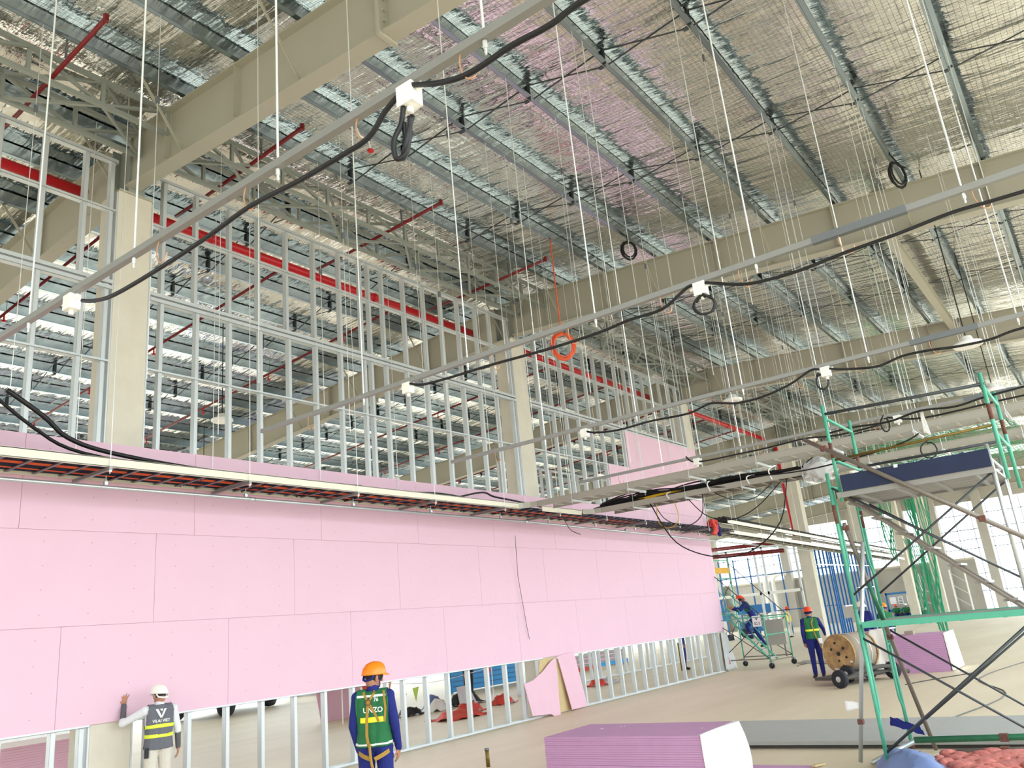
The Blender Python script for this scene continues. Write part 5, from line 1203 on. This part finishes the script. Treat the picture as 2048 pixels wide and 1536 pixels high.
for (y, z, h_, w_) in ((1.2, 1.2, .45, .4), (.75, 1.15, .5, .33), (.15, 1.1, .6, .35)):
    b = MB(); b.box(-.012, -.004, y, y + w_, z, z + h_); b.build('paper', 'paper', t)
b = MB()
for k in range(4): b.box(-.014, -.0125, .8, 1.03, 1.22 + .1 * k, 1.27 + .1 * k)
b.build('print', 'ink', t)['kind'] = 'stuff'
t = thing('machine_row', 'dark machine boxes standing under the notice board', 'machine', (63, 11.7, 0))
b = MB(); b.box(0, .6, 0, 1.9, .0, .6); b.build('body', 'rubber', t); b = MB(); b.box(.1, .5, .2, 1.0, .6, .75); b.build('lid', 'scaffold_dark_green', t)
# white propped frames against the low wall
for i, (x, y) in enumerate([(71.0, 12.6), (71.0, 10.4)]):
    t = thing('white_trestle', 'white lattice trestle standing against the low wall, %s' % ('left of two', 'right of two')[i], 'trestle', (x, y, 0))
    for yy in (-.5, .5):
        b = MB(); b.bar((0, yy, 0), (0, yy, 3.2), .1, .1, (1, 0, 0)); b.build('post', 'white_plastic', t)
    for k in range(3):
        b = MB(); b.bar((0, -.5, .4 + .9 * k), (0, .5, 1.2 + .9 * k), .05, .05, (1, 0, 0)); b.build('lattice', 'galv_stud', t)
tag(MB().box(66.0, 66.05, 15.3, 15.6, 4.35, 5.5).bar((66.02, 15.45, 3.9), (66.02, 15.45, 10.0), .03, .03).build('red_sign', 'red_orange_plastic'), 'small red strip hanging in the bright opening', 'sign')
# ------------------------------------------------------------------ things beyond the lower studs
t = thing('barrier_panel', 'bright blue ribbed steel barrier panel behind the rubbish heap', 'barrier', (22.6, 19.75, 0))
for k in range(5):
    b = MB(); b.box(0, 4.2, -.03, .03, .06 + .17 * k, .06 + .17 * k + .13); b.build('slat', 'blue_panel', t)
b = MB(); b.box(-.02, 4.22, .0, .02, .04, .92); b.build('backing', 'blue_machine', t)
for x in (.02, 4.14): b = MB(); b.box(x, x + .06, -.04, .06, 0, .95); b.build('post', 'blue_panel', t)
rr = random.Random(12)
ITEMS = [('red_sheet', 'red_tarp', 'crumpled red plastic sheet on the floor before the rubbish heap', (15.9, 13.7), (1.5, .9), .10), ('red_sheet', 'red_tarp', 'second red sheet rucked up beside the grey plastic tray', (17.0, 14.3), (.9, .6), .16), ('red_sheet', 'red_tarp', 'small reddish sheet at the right end of the rubbish heap', (18.7, 14.5), (.8, .5), .16),
         ('black_bag', 'shoe_black', 'black rubbish bag slumped in the heap below the blue barrier', (18.9, 16.0), (1.2, .7), .24), ('black_bag', 'shoe_black', 'flat black bag at the left of the rubbish heap', (16.6, 16.0), (.8, .5), .12),
         ('white_sheet', 'white_plastic', 'white crumpled plastic in the rubbish heap', (17.6, 15.9), (.8, .6), .18), ('blue_bag', 'tarp_blue', 'pale blue bag in the middle of the rubbish heap', (17.9, 16.3), (.7, .5), .22),
         ('orange_sheet', 'red_tarp', 'orange red bag lying beyond the studs near the striped bag', (22.9, 14.0), (.7, .5), .12), ('striped_bag', 'grey_plastic', 'grey striped bag lying beyond the studs beside the orange one', (23.6, 14.1), (1.0, .5), .10)]
for nm, mt, lab, (x, y), (wx, wy), h_ in ITEMS:
    cloth(nm, mt, lab, 'rubbish', [(x - wx/2, y - wy/2, .02), (x + wx/2, y - wy/2, .03), (x + wx/2, y + wy/2, .03), (x - wx/2, y + wy/2, .02)], .04, rr.randint(1, 99), 12, None, h_ * 1.5)
t = thing('plastic_tray', 'grey moulded plastic tray leaning in the rubbish heap', 'tray', (17.6, 15.0, 0), .3)
b = MB(); b.prism([(0, 0, .0), (1.1, 0, .0), (.95, .2, .55), (.25, .2, .55)], (0, .06, 0)); b.build('shell', 'grey_plastic', t)
b = MB(); b.box(.35, .45, -.006, .0, .1, .16); b.box(.7, .8, -.006, 0, .1, .16); b.build('slot', 'shoe_black', t)
for i, (x, y, z, mt, lab) in enumerate([(15.9, 17.0, .85, 'red_tarp', 'red'), (16.3, 17.0, .86, 'flag_lime', 'lime green'), (16.75, 17.0, .86, 'flag_orange', 'orange'), (16.2, 16.5, .46, 'flag_orange', 'peach'), (16.8, 16.5, .5, 'flag_navy', 'navy'), (17.4, 16.6, .62, 'flag_lime', 'light green'), (19.4, 16.4, .75, 'flag_orange', 'coral'), (20.3, 16.3, .85, 'flag_pink', 'pink')]):
    tag(MB().prism([(x, y, z), (x + .26, y, z + .02), (x + .12, y, z - .36)], (0, .008, 0)).build('pennant', mt), '%s triangular pennant on the string over the rubbish heap' % lab, 'pennant', 'pennant flags over the rubbish heap')
tag(MB().tube(spline([(15.2, 17.0, .9), (16.4, 17.0, .87), (17.4, 16.8, .75), (18.6, 16.6, .7), (20.6, 16.3, .88)], 5), .008, 5).build('pennant_string', 'white_plastic'), 'thin string carrying the pennants over the rubbish heap', 'string')
for x in (15.2, 20.6): tag(MB().tube([(x, 17.0 if x < 16 else 16.3, 0), (x, 17.0 if x < 16 else 16.3, .95)], .015, 6).build('string_post', 'white_plastic'), 'thin post holding the %s end of the pennant string' % ('left', 'right')[x > 16], 'post')
for i, (x, y, lab) in enumerate([(18.2, 26.3, 'dark lorry whose wheels show under the pink wall at the left'), (26.5, 30.2, 'second dark lorry parked farther off behind the pink wall')]):
    t = thing('lorry', lab, 'lorry', (x, y, 0), .5)
    b = MB(); b.box(-1.1, 4.2, -.2, 1.9, .62, 1.0); b.build('chassis', 'dark_edge', t); b = MB(); b.box(-1.1, .5, -.2, 1.9, 1.0, 2.6); b.build('cab', 'blue_machine', t); b = MB(); b.box(.7, 4.2, -.2, 1.9, 1.0, 1.5); b.build('bed', 'red_dark', t)
    for (a, c) in ((-.3, -.15), (3.2, -.15), (-.3, 1.7), (3.2, 1.7)):
        b = MB(); b.lathe([(.18, -.14), (.46, -.14), (.48, 0), (.46, .14), (.18, .14)], 18, Matrix.Translation((a, c, .48)) @ Matrix.Rotation(PI/2, 4, 'X')); b.build('wheel', 'rubber', t, True)
t = board_stack('pink plasterboard stack with a white top sheet behind the studs at lower left', 5.0, 7.1, 14.0, 16.4, .9, 24, 'pink_plain', 9)
b = MB(); b.box(-.03, 2.13, -.02, 2.43, .9, .98); b.build('top_wrap', 'white_wrap', t)
tag(MB().prism([(15.6, 18.3, 0), (17.2, 18.3, 0), (17.2, 18.55, 1.0), (15.6, 18.55, 1.0)], (0, .02, 0)).build('leaning_sheet', 'pink_plain'), 'pink board sheet propped upright on the floor behind the studs', 'board')
for i, (x, y, mt, lab) in enumerate([(29.5, 19.2, 'red_tarp', 'red'), (33, 19.8, 'blue_panel', 'blue')]):
    t = thing('material_pallet', 'pallet of building material with a %s base on the far floor' % lab, 'pallet', (x, y, 0)); b = MB(); b.box(0, 2.4, 0, 1.0, 0, .16); b.build('base', mt, t)
    for k in range(5):
        b = MB(); b.box(.05, 2.35, .05, .95, .16 + .09 * k, .24 + .09 * k); b.build('layer', 'pink_plain' if k % 2 else 'grey_board', t)
for i, pts in enumerate([[(14.2, 2.6, .006), (17, 2.2, .006), (20, 3.0, .006), (24, 2.4, .006)], [(21.4, 3.2, .006), (20.2, 3.9, .006), (19.3, 4.3, .006)], [(26.2, 8.8, .006), (26.8, 8.9, .006), (27.9, 8.6, .006)]]):
    tag(MB().tube(spline(pts, 5), .012, 5).build('floor_cable', 'black_cable'), ['long dark cable lying across the open floor at the right', 'short dark bar lying before the far plasterboard stack', 'dark cable lying beside the wheeled tower'][i], 'cable')
cloth('plastic_scrap', 'grey_plastic', 'crumpled white plastic scrap on the floor at the right edge', 'scrap', [(18.0, 1.55, .02), (18.5, 1.6, .02), (18.5, 1.2, .02), (18.0, 1.15, .02)], .02, 17, 8, None, .08)
cloth('floor_rubble', 'concrete_grey', 'strip of rubble and plastic along the floor past the wheeled tower', 'rubble', [(27.4, 9.2, .01), (28.3, 9.3, .01), (26.5, 7.0, .01), (25.9, 6.9, .01)], .03, 19, 14, None, .05)
